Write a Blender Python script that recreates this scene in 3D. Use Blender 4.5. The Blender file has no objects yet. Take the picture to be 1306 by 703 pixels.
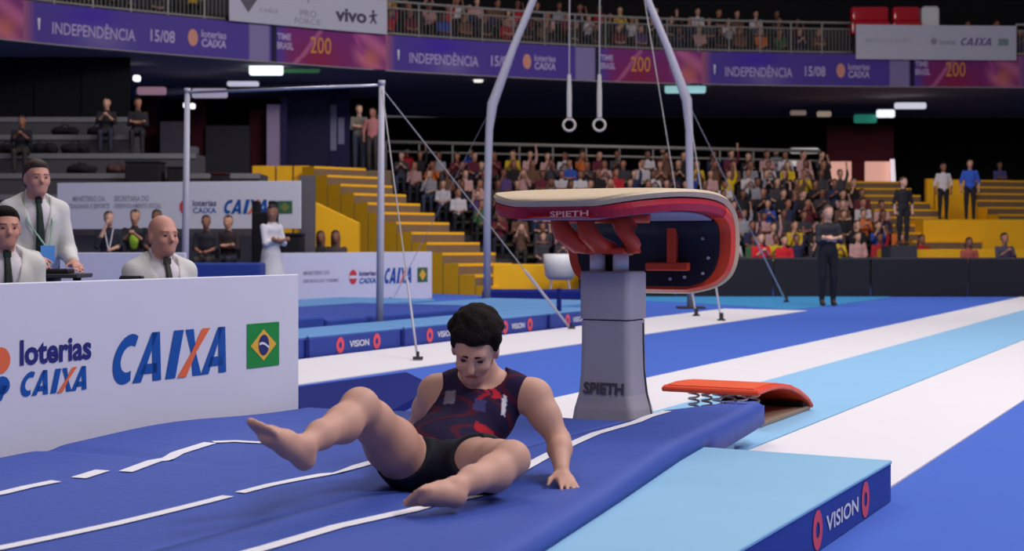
import bpy, bmesh, math, random
import numpy as np
from mathutils import Vector, Matrix

# ------------------------------------------------------------------ camera, world, lights, exposure
random.seed(7)
rng = np.random.default_rng(7)
SC = bpy.context.scene
COL = SC.collection
FPX, CX, HZ, CAMZ = 1804.0, 653.0, 312.0, 1.07          # focal length in pixels, centre column, horizon row, lens height
cam_d = bpy.data.cameras.new('camera')
cam = bpy.data.objects.new('camera', cam_d); COL.objects.link(cam)
cam.location = (0, 0, CAMZ); cam.rotation_euler = (math.pi / 2, 0, 0)
cam_d.sensor_width = 36.0; cam_d.lens = 36.0 * FPX / 1306.0
cam_d.shift_y = -(351.5 - HZ) / 1306.0
cam_d.clip_end = 200
cam_d.dof.use_dof = True; cam_d.dof.focus_distance = 6.3; cam_d.dof.aperture_fstop = 4.0
SC.camera = cam
SC.view_settings.view_transform = 'Standard'; SC.view_settings.look = 'None'
SC.view_settings.gamma = 1.0; SC.view_settings.use_curve_mapping = False
SC.view_settings.exposure = 0.0

world = bpy.data.worlds.new('hall_air'); SC.world = world; world.use_nodes = True
bg = world.node_tree.nodes['Background']
bg.inputs[0].default_value = (0.58, 0.54, 0.58, 1); bg.inputs[1].default_value = 0.14

def area_light(name, loc, target, power, sx, sy, color=(1, 1, 1)):
    l = bpy.data.lights.new(name, 'AREA'); l.shape = 'RECTANGLE'; l.size = sx; l.size_y = sy
    l.energy = power; l.color = color
    o = bpy.data.objects.new(name, l); COL.objects.link(o)
    o.location = loc
    o.rotation_euler = (Vector(target) - Vector(loc)).to_track_quat('-Z', 'Y').to_euler()
    return o
WARMW = (1.0, 0.95, 0.97)
area_light('roof_floodlight', (8.0, 10.0, 12.5), (3.5, 9.0, 0), 1050, 6, 2.5, WARMW)
area_light('roof_floodlight', (-1.5, 12.5, 13.0), (-1.0, 10.5, 0), 420, 6, 2.5, WARMW)
area_light('roof_floodlight', (8.5, 2.0, 10.5), (0.5, 6.0, 0), 760, 5, 2.5, WARMW)
area_light('roof_floodlight', (9.0, 22.0, 13.0), (6.0, 22.0, 0), 620, 6, 2.5, WARMW)
area_light('roof_floodlight', (-4.0, 20.0, 13.0), (-3.0, 22.0, 0), 520, 6, 2.5, WARMW)
area_light('stand_floodlight', (3.0, 24.0, 10.5), (4.0, 41.0, 4.0), 1050, 7, 1.5, (1.0, 0.93, 0.92))
area_light('camera_side_fill', (-3.5, -5.0, 9.5), (0.3, 7.0, 1.0), 330, 5, 2, WARMW)  # unseen fill added behind the camera to brighten front faces

# ------------------------------------------------------------------ helpers: frame of the vault runway
RX, RY = 957.0 / math.hypot(957, FPX), FPX / math.hypot(957, FPX)      # unit vector along the runway
def W(s, d, z=0.0):                                   # s along the runway, d to its far side
    return Vector((RX * s - RY * d, RY * s + RX * d, z))
def SD(x, y):
    return (RX * x + RY * y, -RY * x + RX * y)
def at(px, py, Y):                                    # the point seen at a pixel when it stands Y metres away
    return Vector(((px - CX) / FPX * Y, Y, CAMZ + (HZ - py) / FPX * Y))
def on_floor(px, py, z=0.0):
    return at(px, py, FPX * (CAMZ - z) / (py - HZ))
def on_plane(px, py, d):                              # point of a vertical plane parallel to the runway -> (s, z)
    a = (px - CX) / FPX
    Y = d / (RX - RY * a)
    p = at(px, py, Y)
    return SD(p.x, p.y)[0], p.z
def lin(c):
    return tuple((v / 255 / 12.92) if v / 255 <= 0.04045 else ((v / 255 + 0.055) / 1.055) ** 2.4 for v in c)

# ------------------------------------------------------------------ materials
MATS = {}
def mat(name, rgb, rough=0.6, var=0.06, scale=8.0, bump=0.0, metal=0.0, spec=0.4, emit=None, bscale=None):
    if name in MATS: return MATS[name]
    m = bpy.data.materials.new(name); m.use_nodes = True
    nt = m.node_tree; b = nt.nodes['Principled BSDF']
    c = lin(rgb)
    b.inputs['Roughness'].default_value = rough; b.inputs['Metallic'].default_value = metal
    b.inputs['Specular IOR Level'].default_value = spec
    tc = nt.nodes.new('ShaderNodeTexCoord')
    nz = nt.nodes.new('ShaderNodeTexNoise'); nz.inputs['Scale'].default_value = scale; nz.inputs['Detail'].default_value = 5
    nt.links.new(tc.outputs['Object'], nz.inputs['Vector'])
    mx = nt.nodes.new('ShaderNodeMix'); mx.data_type = 'RGBA'
    mx.inputs['A'].default_value = tuple(v * (1 - var) for v in c) + (1,)
    mx.inputs['B'].default_value = tuple(min(1, v * (1 + var)) for v in c) + (1,)
    nt.links.new(nz.outputs['Fac'], mx.inputs['Factor'])
    nt.links.new(mx.outputs['Result'], b.inputs['Base Color'])
    if bump:
        n2 = nt.nodes.new('ShaderNodeTexNoise'); n2.inputs['Scale'].default_value = bscale or scale * 6; n2.inputs['Detail'].default_value = 3
        nt.links.new(tc.outputs['Object'], n2.inputs['Vector'])
        bp = nt.nodes.new('ShaderNodeBump'); bp.inputs['Strength'].default_value = bump; bp.inputs['Distance'].default_value = 0.02
        nt.links.new(n2.outputs['Fac'], bp.inputs['Height']); nt.links.new(bp.outputs['Normal'], b.inputs['Normal'])
    if emit:
        b.inputs['Emission Color'].default_value = lin(emit[0]) + (1,); b.inputs['Emission Strength'].default_value = emit[1]
    MATS[name] = m
    return m
def mat_attr(name, attr='paint', rough=0.6, spec=0.3):
    m = bpy.data.materials.new(name); m.use_nodes = True
    nt = m.node_tree; b = nt.nodes['Principled BSDF']; b.inputs['Roughness'].default_value = rough
    b.inputs['Specular IOR Level'].default_value = spec
    a = nt.nodes.new('ShaderNodeAttribute'); a.attribute_name = attr
    nt.links.new(a.outputs['Color'], b.inputs['Base Color'])
    return m
def mat_object_color(name, rough=0.85):
    m = bpy.data.materials.new(name); m.use_nodes = True
    nt = m.node_tree; b = nt.nodes['Principled BSDF']; b.inputs['Roughness'].default_value = rough
    oi = nt.nodes.new('ShaderNodeObjectInfo')
    nt.links.new(oi.outputs['Color'], b.inputs['Base Color'])
    return m
def mat_random(name, stops, rough=0.7):
    m = bpy.data.materials.new(name); m.use_nodes = True
    nt = m.node_tree; b = nt.nodes['Principled BSDF']; b.inputs['Roughness'].default_value = rough
    oi = nt.nodes.new('ShaderNodeObjectInfo'); r = nt.nodes.new('ShaderNodeValToRGB')
    r.color_ramp.interpolation = 'CONSTANT'
    e = r.color_ramp.elements
    while len(e) < len(stops): e.new(0.5)
    for i, c in enumerate(stops):
        e[i].position = i / len(stops); e[i].color = lin(c) + (1,)
    nt.links.new(oi.outputs['Random'], r.inputs['Fac']); nt.links.new(r.outputs['Color'], b.inputs['Base Color'])
    return m

# ------------------------------------------------------------------ helpers: objects
def tag(o, label=None, cat=None, group=None, kind=None):
    if label: o['label'] = label
    if cat: o['category'] = cat
    if group: o['group'] = group
    if kind: o['kind'] = kind
    return o
def thing(name, loc, label=None, cat=None, group=None, kind=None):
    o = bpy.data.objects.new(name, None); COL.objects.link(o); o.location = loc; o.empty_display_size = 0.1
    return tag(o, label, cat, group, kind)
def origin_of(o):
    v = Vector((0, 0, 0))
    while o is not None: v = v + o.location; o = o.parent
    return v
def obj(name, verts, faces, m, parent=None, loc=None, smooth=False, bevel=0.0, midx=None, seg=1, crease_angle=None):
    """one mesh object from world-space verts; parented things are stored relative to the parent's origin"""
    if parent is not None: base = origin_of(parent)
    elif loc is not None: base = Vector(loc)
    else:
        a = np.array([tuple(v) for v in verts]); lo, hi = a.min(0), a.max(0)
        base = Vector(((lo[0] + hi[0]) / 2, (lo[1] + hi[1]) / 2, lo[2]))
    me = bpy.data.meshes.new(name)
    vv = np.array([tuple(v) for v in verts], dtype=float) - np.array(base)
    me.from_pydata(vv.tolist(), [], [list(f) for f in faces])
    ms = m if isinstance(m, (list, tuple)) else [m]
    for x in ms: me.materials.append(x)
    if midx is not None: me.polygons.foreach_set('material_index', np.array(midx, dtype=np.int32))
    if bevel:
        bm = bmesh.new(); bm.from_mesh(me)
        bmesh.ops.recalc_face_normals(bm, faces=bm.faces)
        es = [e for e in bm.edges if len(e.link_faces) == 2 and e.calc_face_angle(0) > 0.5]
        bmesh.ops.bevel(bm, geom=es, offset=bevel, segments=seg, affect='EDGES', profile=0.5, clamp_overlap=True)
        bm.to_mesh(me); bm.free()
    else:
        bm = bmesh.new(); bm.from_mesh(me); bmesh.ops.recalc_face_normals(bm, faces=bm.faces); bm.to_mesh(me); bm.free()
    if smooth: me.polygons.foreach_set('use_smooth', np.ones(len(me.polygons), dtype=bool))
    me.update()
    o = bpy.data.objects.new(name, me); COL.objects.link(o)
    if parent is not None: o.parent = parent
    else: o.location = base
    return o
BOXF = [(0, 1, 2, 3), (7, 6, 5, 4), (0, 4, 5, 1), (1, 5, 6, 2), (2, 6, 7, 3), (3, 7, 4, 0)]
def rbox(s0, s1, d0, d1, z0, z1):                      # box in the runway frame
    return [W(s0, d0, z0), W(s1, d0, z0), W(s1, d1, z0), W(s0, d1, z0), W(s0, d0, z1), W(s1, d0, z1), W(s1, d1, z1), W(s0, d1, z1)]
def wbox(x0, x1, y0, y1, z0, z1):
    return [Vector(p) for p in ((x0, y0, z0), (x1, y0, z0), (x1, y1, z0), (x0, y1, z0), (x0, y0, z1), (x1, y0, z1), (x1, y1, z1), (x0, y1, z1))]
def fbox(c, ux, uy, uz, hx, hy, hz):                   # box around a centre with its own axes
    c, ux, uy, uz = Vector(c), Vector(ux), Vector(uy), Vector(uz)
    return [c + ux * hx * a + uy * hy * b + uz * hz * e for e in (-1, 1) for a, b in ((-1, -1), (1, -1), (1, 1), (-1, 1))]
def merge(*sets):
    V, F = [], []
    for v, f in sets:
        n = len(V); V += list(v); F += [tuple(i + n for i in q) for q in f]
    return V, F
def tube(pts, r, seg=10, caps=True):
    pts = [Vector(p) for p in pts]; n = len(pts)
    rs = r if isinstance(r, (list, tuple)) else [r] * n
    V, F = [], []
    ref = None
    for i, p in enumerate(pts):
        t = (pts[min(i + 1, n - 1)] - pts[max(i - 1, 0)]).normalized()
        if ref is None:
            ref = Vector((0, 0, 1)) if abs(t.z) < 0.9 else Vector((1, 0, 0))
        a = t.cross(ref).normalized(); b = t.cross(a).normalized(); ref = a.cross(t).normalized() if False else ref
        for k in range(seg):
            q = 2 * math.pi * k / seg
            V.append(p + (a * math.cos(q) + b * math.sin(q)) * rs[i])
    for i in range(n - 1):
        for k in range(seg):
            k2 = (k + 1) % seg
            F.append((i * seg + k, i * seg + k2, (i + 1) * seg + k2, (i + 1) * seg + k))
    if caps:
        F.append(tuple(range(seg))[::-1]); F.append(tuple((n - 1) * seg + k for k in range(seg)))
    return V, F
def torus(c, u, v, R, r, n=28, m=10):
    c, u, v = Vector(c), Vector(u).normalized(), Vector(v).normalized(); w = u.cross(v)
    V, F = [], []
    for i in range(n):
        a = 2 * math.pi * i / n; e = u * math.cos(a) + v * math.sin(a)
        for k in range(m):
            b = 2 * math.pi * k / m
            V.append(c + e * (R + r * math.cos(b)) + w * r * math.sin(b))
    for i in range(n):
        for k in range(m):
            F.append((i * m + k, ((i + 1) % n) * m + k, ((i + 1) % n) * m + (k + 1) % m, i * m + (k + 1) % m))
    return V, F
def loft(rings, cap=True):
    n = len(rings[0]); V = [p for r in rings for p in r]; F = []
    for i in range(len(rings) - 1):
        for k in range(n):
            k2 = (k + 1) % n
            F.append((i * n + k, i * n + k2, (i + 1) * n + k2, (i + 1) * n + k))
    if cap:
        F.append(tuple(range(n))[::-1]); F.append(tuple((len(rings) - 1) * n + k for k in range(n)))
    return V, F
def copy_tree(o, parent=None):
    c = o.copy(); COL.objects.link(c); c.parent = parent
    for ch in list(o.children): copy_tree(ch, c)
    return c

# ------------------------------------------------------------------ flat print: lettering and shapes fitted to a rectangle of a surface
def text_shape(txt, shear=0.0, bold=0.0):
    cu = bpy.data.curves.new('lettering', 'FONT'); cu.body = txt; cu.shear = shear; cu.offset = bold
    cu.resolution_u = 3
    o = bpy.data.objects.new('lettering', cu)
    me = bpy.data.meshes.new_from_object(o)
    v = np.array([tuple(x.co) for x in me.vertices]); f = [tuple(p.vertices) for p in me.polygons]
    bpy.data.objects.remove(o); bpy.data.meshes.remove(me); bpy.data.curves.remove(cu)
    v = v[:, :2]; lo, hi = v.min(0), v.max(0)
    return (v - lo) / (hi - lo), f
def put(name, shape, rect, mapf, m, parent, lift=0.003):
    """shape: unit-square verts + faces; rect (u0, v0, u1, v1); mapf(u, v, lift) -> world point"""
    v, f = shape; u0, v0, u1, v1 = rect
    return obj(name, [mapf(u0 + (u1 - u0) * p[0], v0 + (v1 - v0) * p[1], lift) for p in v], f, m, parent)
def poly_shape(*polys):
    V, F = [], []
    for p in polys:
        n = len(V); V += list(p); F.append(tuple(range(n, n + len(p))))
    return np.array(V, dtype=float), F
def strip_shape(pa, pb):
    n = len(pa); V = list(pa) + list(pb)
    return np.array(V, dtype=float), [(i, i + 1, n + i + 1, n + i) for i in range(n - 1)]
def disc_shape(n=28):
    return poly_shape([(0.5 + 0.5 * math.cos(2 * math.pi * i / n), 0.5 + 0.5 * math.sin(2 * math.pi * i / n)) for i in range(n)])
def ring_shape(w=0.28, n=28):
    a = [(0.5 + 0.5 * math.cos(2 * math.pi * i / n), 0.5 + 0.5 * math.sin(2 * math.pi * i / n)) for i in range(n + 1)]
    k = 1 - 2 * w
    b = [(0.5 + (x - 0.5) * k, 0.5 + (y - 0.5) * k) for x, y in a]
    return strip_shape(a, b)
SQ = poly_shape([(0, 0), (1, 0), (1, 1), (0, 1)])
def sheared(shape, k, w=1.0):
    v, f = shape; v = v.copy(); v[:, 0] = v[:, 0] + k * v[:, 1]
    return v, f
def caixa_letters():
    """heavy slanted capitals C A I X A laid out on a unit square; returns (blue shape, orange shape)"""
    blue, orange = [], []
    def add(lst, polys, x0, w):
        for p in polys: lst.append([(x0 + w * a, b) for a, b in p])
    n = 16
    co = [(0.62 + 0.62 * math.cos(t), 0.5 + 0.5 * math.sin(t)) for t in [math.radians(62 + (298 - 62) * i / n) for i in range(n + 1)]]
    ci = [(0.68 + 0.36 * math.cos(t), 0.5 + 0.27 * math.sin(t)) for t in [math.radians(62 + (298 - 62) * i / n) for i in range(n + 1)]]
    cp = [[co[i], co[i + 1], ci[i + 1], ci[i]] for i in range(n)]
    A = [[(0, 0), (0.3, 0), (0.62, 1), (0.36, 1)], [(0.62, 1), (0.36, 1), (0.40, 0.9), (0.7, 0)], [(0.7, 0), (1.0, 0), (0.66, 1), (0.45, 1)],
         [(0.25, 0.17), (0.8, 0.17), (0.74, 0.38), (0.3, 0.38)]]
    A = [[(0, 0), (0.30, 0), (0.56, 1), (0.36, 1)], [(0.70, 0), (1.0, 0), (0.64, 1), (0.36, 1)], [(0.22, 0.16), (0.80, 0.16), (0.74, 0.36), (0.28, 0.36)]]
    add(blue, cp, 0.0, 0.18)
    add(blue, A, 0.185, 0.235)
    add(blue, [[(0, 0), (1, 0), (1, 1), (0, 1)]], 0.455, 0.085)
    add(blue, [[(0.0, 1), (0.34, 1), (0.60, 0.5), (0.40, 0.5)], [(0.40, 0.5), (0.60, 0.5), (1.0, 0), (0.64, 0)]], 0.555, 0.215)
    add(orange, [[(0, 0), (0.36, 0), (0.60, 0.5), (0.40, 0.5)], [(0.40, 0.5), (0.60, 0.5), (1.02, 1), (0.68, 1)]], 0.555, 0.215)
    add(blue, A, 0.765, 0.235)
    out = []
    for l in (blue, orange):
        v, f = poly_shape(*l); v[:, 0] = (v[:, 0] * 0.93 + 0.07 * v[:, 1]); out.append((v, f))
    return out
CAIXA_B, CAIXA_O = caixa_letters()

# ------------------------------------------------------------------ implicit bodies: round cones and ellipsoids blended, meshed by surface nets
class Body:
    def __init__(s): s.p = []
    def cone(s, a, b, ra, rb=None, t=0, k=0.02, sub=False):
        s.p.append(('c', np.array(a, float), np.array(b, float), ra, ra if rb is None else rb, t, k, sub)); return s
    def chain(s, pts, rs, t=0, k=0.02):
        for i in range(len(pts) - 1): s.cone(pts[i], pts[i + 1], rs[i], rs[i + 1], t, k)
        return s
    def ell(s, c, r, R=None, t=0, k=0.02, sub=False):
        s.p.append(('e', np.array(c, float), np.array(r, float), np.eye(3) if R is None else np.array(R, float), 0, t, k, sub)); return s
    def bounds(s):
        lo, hi = np.full(3, 1e9), np.full(3, -1e9)
        for q in s.p:
            if q[7]: continue
            a, b = prim_box(q); lo = np.minimum(lo, a); hi = np.maximum(hi, b)
        return lo, hi
def prim_box(q):
    if q[0] == 'c':
        return np.minimum(q[1] - q[3], q[2] - q[4]), np.maximum(q[1] + q[3], q[2] + q[4])
    r = float(q[2].max()); return q[1] - r, q[1] + r
def prim_sdf(q, X, Y, Z):
    if q[0] == 'c':
        a, b, ra, rb = q[1], q[2], q[3], q[4]
        ba = b - a; L2 = max(1e-9, float(ba @ ba))
        px, py, pz = X - a[0], Y - a[1], Z - a[2]
        h = np.clip((px * ba[0] + py * ba[1] + pz * ba[2]) / L2, 0, 1)
        d = np.sqrt((px - ba[0] * h) ** 2 + (py - ba[1] * h) ** 2 + (pz - ba[2] * h) ** 2)
        return d - (ra + (rb - ra) * h)
    c, r, R = q[1], q[2], q[3]
    px, py, pz = X - c[0], Y - c[1], Z - c[2]
    lx = R[0, 0] * px + R[1, 0] * py + R[2, 0] * pz
    ly = R[0, 1] * px + R[1, 1] * py + R[2, 1] * pz
    lz = R[0, 2] * px + R[1, 2] * py + R[2, 2] * pz
    k0 = np.sqrt((lx / r[0]) ** 2 + (ly / r[1]) ** 2 + (lz / r[2]) ** 2)
    k1 = np.sqrt((lx / r[0] ** 2) ** 2 + (ly / r[1] ** 2) ** 2 + (lz / r[2] ** 2) ** 2) + 1e-9
    return k0 * (k0 - 1) / k1
def field(body, h, pad=0.05, box=None, grow=0.0):
    lo, hi = body.bounds() if box is None else box
    lo = lo - pad - grow; hi = hi + pad + grow
    n = np.maximum(4, np.ceil((hi - lo) / h).astype(int) + 1)
    ax = [lo[i] + h * np.arange(n[i]) for i in range(3)]
    f = np.full(n, 1.0); best = np.full(n, 9.0); tg = np.zeros(n, dtype=np.int16)
    for q in body.p:
        a, b = prim_box(q); m = max(q[6], 0.0) + 3 * h + 0.03 + grow
        i0 = np.clip(np.floor((a - m - lo) / h).astype(int), 0, n - 1); i1 = np.clip(np.ceil((b + m - lo) / h).astype(int) + 1, 1, n)
        if (i1 <= i0).any(): continue
        sl = tuple(slice(i0[i], i1[i]) for i in range(3))
        X = ax[0][sl[0]][:, None, None]; Y = ax[1][sl[1]][None, :, None]; Z = ax[2][sl[2]][None, None, :]
        d = prim_sdf(q, X, Y, Z); g = f[sl]; k = q[6]
        if q[7]:
            hh = np.maximum(k - np.abs(-d - g), 0) / max(k, 1e-6)
            f[sl] = np.maximum(g, -d) + hh * hh * k * 0.25
        else:
            hh = np.maximum(k - np.abs(d - g), 0) / max(k, 1e-6)
            f[sl] = np.minimum(g, d) - hh * hh * k * 0.25
            bb = best[sl]; w = d < bb
            tt = tg[sl]; tt[w] = q[5]; bb[w] = d[w]
    return f, tg, lo, h, ax
def nets(f, lo, h):
    """surface nets: one vertex per crossed cell, one quad per crossed grid edge"""
    n = f.shape; s = f < 0
    c = np.zeros((n[0] - 1, n[1] - 1, n[2] - 1), dtype=np.int8)
    for i in (0, 1):
        for j in (0, 1):
            for k in (0, 1):
                c += s[i:n[0] - 1 + i, j:n[1] - 1 + j, k:n[2] - 1 + k]
    act = (c > 0) & (c < 8)
    idx = np.full(act.shape, -1, dtype=np.int64); ijk = np.argwhere(act); idx[act] = np.arange(len(ijk))
    acc = np.zeros((len(ijk), 3)); cnt = np.zeros(len(ijk))
    I, J, K = ijk.T
    for a in range(3):
        e = [0, 0, 0]; e[a] = 1
        o1, o2 = [x for x in range(3) if x != a]
        for u in (0, 1):
            for v in (0, 1):
                o = [0, 0, 0]; o[o1] = u; o[o2] = v
                f0 = f[I + o[0], J + o[1], K + o[2]]; f1 = f[I + o[0] + e[0], J + o[1] + e[1], K + o[2] + e[2]]
                x = (f0 < 0) != (f1 < 0)
                t = np.where(x, f0 / np.where(x, f0 - f1, 1), 0)
                p = np.tile(np.array(o, float), (len(ijk), 1)); p[:, a] += t
                acc += p * x[:, None]; cnt += x
    V = lo + h * (ijk + acc / np.maximum(cnt, 1)[:, None])
    F = []
    for a in range(3):
        sl0 = [slice(None)] * 3; sl1 = [slice(None)] * 3
        sl0[a] = slice(0, n[a] - 1); sl1[a] = slice(1, n[a])
        s0, s1 = s[tuple(sl0)], s[tuple(sl1)]
        e = np.argwhere(s0 != s1)
        o1, o2 = (a + 1) % 3, (a + 2) % 3
        ok = (e[:, o1] > 0) & (e[:, o2] > 0) & (e[:, o1] < n[o1] - 1) & (e[:, o2] < n[o2] - 1)
        e = e[ok]; inside = s0[tuple(e.T)]
        def cell(u, v):
            q = e.copy(); q[:, o1] -= u; q[:, o2] -= v
            return idx[tuple(q.T)]
        q = np.stack([cell(1, 1), cell(0, 1), cell(0, 0), cell(1, 0)], 1)
        q[~inside] = q[~inside][:, ::-1]
        F.append(q)
    return V, np.concatenate(F), ijk
def relax(V, F, it=2, w=0.5):
    n = len(V); e = np.concatenate([F[:, [0, 1]], F[:, [1, 2]], F[:, [2, 3]], F[:, [3, 0]]]); e = np.concatenate([e, e[:, ::-1]])
    deg = np.bincount(e[:, 0], minlength=n)[:, None]
    for _ in range(it):
        A = np.stack([np.bincount(e[:, 0], weights=V[e[:, 1], i], minlength=n) for i in range(3)], 1) / np.maximum(deg, 1)
        V = V + w * (A - V)
    return V
def mesh_field(name, f, tg, lo, h, mats, parent=None, loc=(0, 0, 0), smooth_it=2, paint=None):
    V, F, ijk = nets(f, lo, h)
    if smooth_it: V = relax(V, F, smooth_it)
    base = np.array(origin_of(parent)) if parent is not None else np.array(loc, float)
    me = bpy.data.meshes.new(name); me.from_pydata((V - base).tolist(), [], F.tolist())
    ms = mats if isinstance(mats, (list, tuple)) else [mats]
    for x in ms: me.materials.append(x)
    if len(ms) > 1:
        vt = tg[tuple(ijk.T)]
        me.polygons.foreach_set('material_index', np.clip(vt[F[:, 0]], 0, len(ms) - 1).astype(np.int32))
    me.polygons.foreach_set('use_smooth', np.ones(len(me.polygons), dtype=bool))
    if paint is not None:
        a = me.color_attributes.new('paint', 'FLOAT_COLOR', 'POINT')
        a.data.foreach_set('color', np.concatenate([paint(V), np.ones((len(V), 1))], 1).ravel().astype(np.float32))
    me.update()
    o = bpy.data.objects.new(name, me); COL.objects.link(o)
    if parent is not None: o.parent = parent
    else: o.location = base
    return o
def body_mesh(name, body, h, mats, parent=None, loc=(0, 0, 0), smooth_it=2, cut=None, grow=0.0, paint=None):
    """cut(X, Y, Z) -> field whose positive side is removed (used for hems and necklines)"""
    f, tg, lo, h, ax = field(body, h, grow=grow)
    f = f - grow
    if cut is not None:
        f = np.maximum(f, cut(ax[0][:, None, None], ax[1][None, :, None], ax[2][None, None, :]))
    return mesh_field(name, f, tg, lo, h, mats, parent, loc, smooth_it, paint)
def frame_of(fwd, up):
    """columns: right, back, up for a figure that faces fwd"""
    y = -np.array(fwd, float); y /= np.linalg.norm(y)
    z = np.array(up, float); z = z - y * (z @ y); z /= np.linalg.norm(z)
    x = np.cross(y, z)
    return np.stack([x, y, z], 1)
def head_parts(b, c, R, sc=1.0, skin=0, fine=True, lip=None):
    c = np.array(c, float)
    P = lambda x, y, z: c + R @ (np.array((x, y, z)) * sc)
    r = lambda *q: np.array(q) * sc
    b.ell(P(0, .015, .03), r(.076, .096, .088), R, skin, .02)
    b.ell(P(0, -.028, -.03), r(.060, .066, .084), R, skin, .03)
    b.ell(P(0, -.055, -.088), r(.034, .034, .028), R, skin, .035)
    if fine:
        b.cone(P(0, -.092, .008), P(0, -.110, -.030), .008 * sc, .014 * sc, skin, .014)
        b.cone(P(-.038, -.080, .022), P(.038, -.080, .022), .012 * sc, .012 * sc, skin, .02)
        b.ell(P(-.040, -.066, -.032), r(.020, .020, .018), R, skin, .02)
        b.ell(P(.040, -.066, -.032), r(.020, .020, .018), R, skin, .02)
        for sx in (-1, 1):
            b.ell(P(sx * .077, .008, -.012), r(.011, .021, .033), R, skin, .008)
            b.ell(P(sx * .030, -.094, .000), r(.014, .012, .010), R, skin, .012, sub=True)
        b.cone(P(-.020, -.087, -.060), P(.020, -.087, -.060), .007 * sc, .007 * sc, skin if lip is None else lip, .006)
    return P
def hair_parts(b, P, R, sc=1.0, t=0, bald=False, curl=0, seed=1, long=False):
    r = lambda *q: np.array(q) * sc
    if bald:
        b.ell(P(0, .058, -.015), r(.079, .058, .050), R, t, .02); return
    b.ell(P(0, .026, .050), r(.081, .094, .080), R, t, .02)
    b.ell(P(0, .060, .000), r(.077, .062, .080), R, t, .02)
    b.ell(P(0, -.045, .088), r(.050, .034, .026), R, t, .02)
    if long:
        b.cone(P(-.04, .07, -.02), P(-.05, .08, -.17), .05 * sc, .035 * sc, t, .03); b.cone(P(.04, .07, -.02), P(.05, .08, -.17), .05 * sc, .035 * sc, t, .03)
    if curl:
        rr = np.random.default_rng(seed)
        for i in range(curl):
            a = rr.uniform(0, 2 * math.pi); e = rr.uniform(0.05, 1.5)
            v = np.array((math.cos(a) * math.cos(e) * .085, .025 + math.sin(a) * math.cos(e) * .098, .050 + math.sin(e) * .082))
            if v[1] < -.03 and v[2] < .075: continue
            b.ell(P(*v), r(*([rr.uniform(.014, .022)] * 3)), R, t, .012)
def hand_parts(b, wrist, fwd, palm_n, thumb_side, t=0, sc=1.0, curl=0.3, spread=1.0, k=.008):
    """wrist point, finger direction, palm normal, thumb side (+1/-1 along fwd x normal)"""
    f = np.array(fwd, float); f /= np.linalg.norm(f)
    n = np.array(palm_n, float); n = n - f * (n @ f); n /= np.linalg.norm(n)
    s = np.cross(f, n) * thumb_side
    w = np.array(wrist, float)
    R = np.stack([s, f, n], 1)
    b.ell(w + f * .045 * sc, np.array((.040, .052, .016)) * sc, R, t, .014)
    b.cone(w, w + f * .03 * sc, .025 * sc, .022 * sc, t, .015)
    L = [.072, .080, .074, .058]
    for i, x in enumerate((.030, .010, -.010, -.028)):
        a = w + (f * .085 + s * x) * sc
        dirn = f + s * x * 4 * spread; dirn /= np.linalg.norm(dirn)
        d2 = dirn * math.cos(curl) + n * math.sin(curl)
        d3 = dirn * math.cos(2 * curl) + n * math.sin(2 * curl)
        p1 = a + d2 * L[i] * .5 * sc; p2 = p1 + d3 * L[i] * .5 * sc
        b.chain([w + (f * .05 + s * x * .8) * sc, a, p1, p2], [.010 * sc, .0095 * sc, .0085 * sc, .0075 * sc], t, k * .6)
    a = w + (f * .022 + s * .030) * sc
    p1 = a + (f * .6 + s * .75 + n * .2) * .036 * sc; p2 = p1 + (f * .85 + s * .45 + n * .25) * .030 * sc
    b.chain([w + f * .015 * sc, a, p1, p2], [.016 * sc, .013 * sc, .0105 * sc, .0085 * sc], t, k)
# ------------------------------------------------------------------ palette
M_floor = mat('blue_floor_carpet', (62, 100, 196), .85, .05, 3, .15, bscale=180)
M_white_carpet = mat('white_carpet', (226, 222, 228), .8, .02, 2, .1, bscale=200)
M_run = mat('light_blue_carpet', (140, 190, 228), .8, .04, 2, .1, bscale=200)
M_teal = mat('teal_carpet', (55, 135, 190), .8, .05, 2)
M_softblue = mat('blue_mat_vinyl', (58, 82, 168), .6, .05, 5, .12, bscale=30, spec=.25)
M_lightmat = mat('light_blue_mat_vinyl', (138, 188, 222), .6, .04, 4, .05)
M_matside = mat('royal_blue_vinyl', (40, 62, 150), .55, .05, 6)
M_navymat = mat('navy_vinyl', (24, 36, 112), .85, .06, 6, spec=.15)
M_white = mat('white_board', (218, 217, 232), .5, .02, 4)
M_whiteline = mat('white_tape', (232, 230, 238), .6, .03, 20)
M_red = mat('red_print', (214, 62, 72), .5)
M_redlogo = mat('coral_print', (226, 80, 92), .5)
M_blueprint = mat('blue_print', (20, 84, 170), .5)
M_navyprint = mat('navy_print', (40, 42, 120), .5)
M_orangeprint = mat('orange_print', (236, 110, 70), .5)
M_whiteprint = mat('white_print', (225, 225, 235), .5)
M_greyprint = mat('grey_print', (150, 148, 165), .5)
M_darkprint = mat('dark_print', (66, 60, 76), .5)
M_green = mat('flag_green', (20, 140, 62), .5)
M_yellowflag = mat('flag_yellow', (232, 178, 62), .5)
M_flagblue = mat('flag_blue', (38, 44, 110), .5)
M_greenbox = mat('dark_green_print', (60, 104, 78), .5)
M_steel = mat('white_painted_steel', (178, 176, 190), .4, .04, 10)
M_chrome = mat('bright_steel', (190, 190, 200), .3, .04, 10, metal=.6)
M_cable = mat('steel_cable', (160, 158, 160), .5, .05, 20)
M_grey = mat('grey_concrete', (92, 90, 98), .9, .10, 1.5, .1)
M_darkgrey = mat('dark_grey_concrete', (58, 56, 62), .9, .12, 1.5)
M_brown = mat('brown_concrete', (112, 92, 74), .9, .12, 2)
M_yellow = mat('yellow_paint', (234, 174, 10), .7, .08, 2.5)
M_black = mat('black_cloth', (16, 15, 20), .95, .1, 3)
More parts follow.
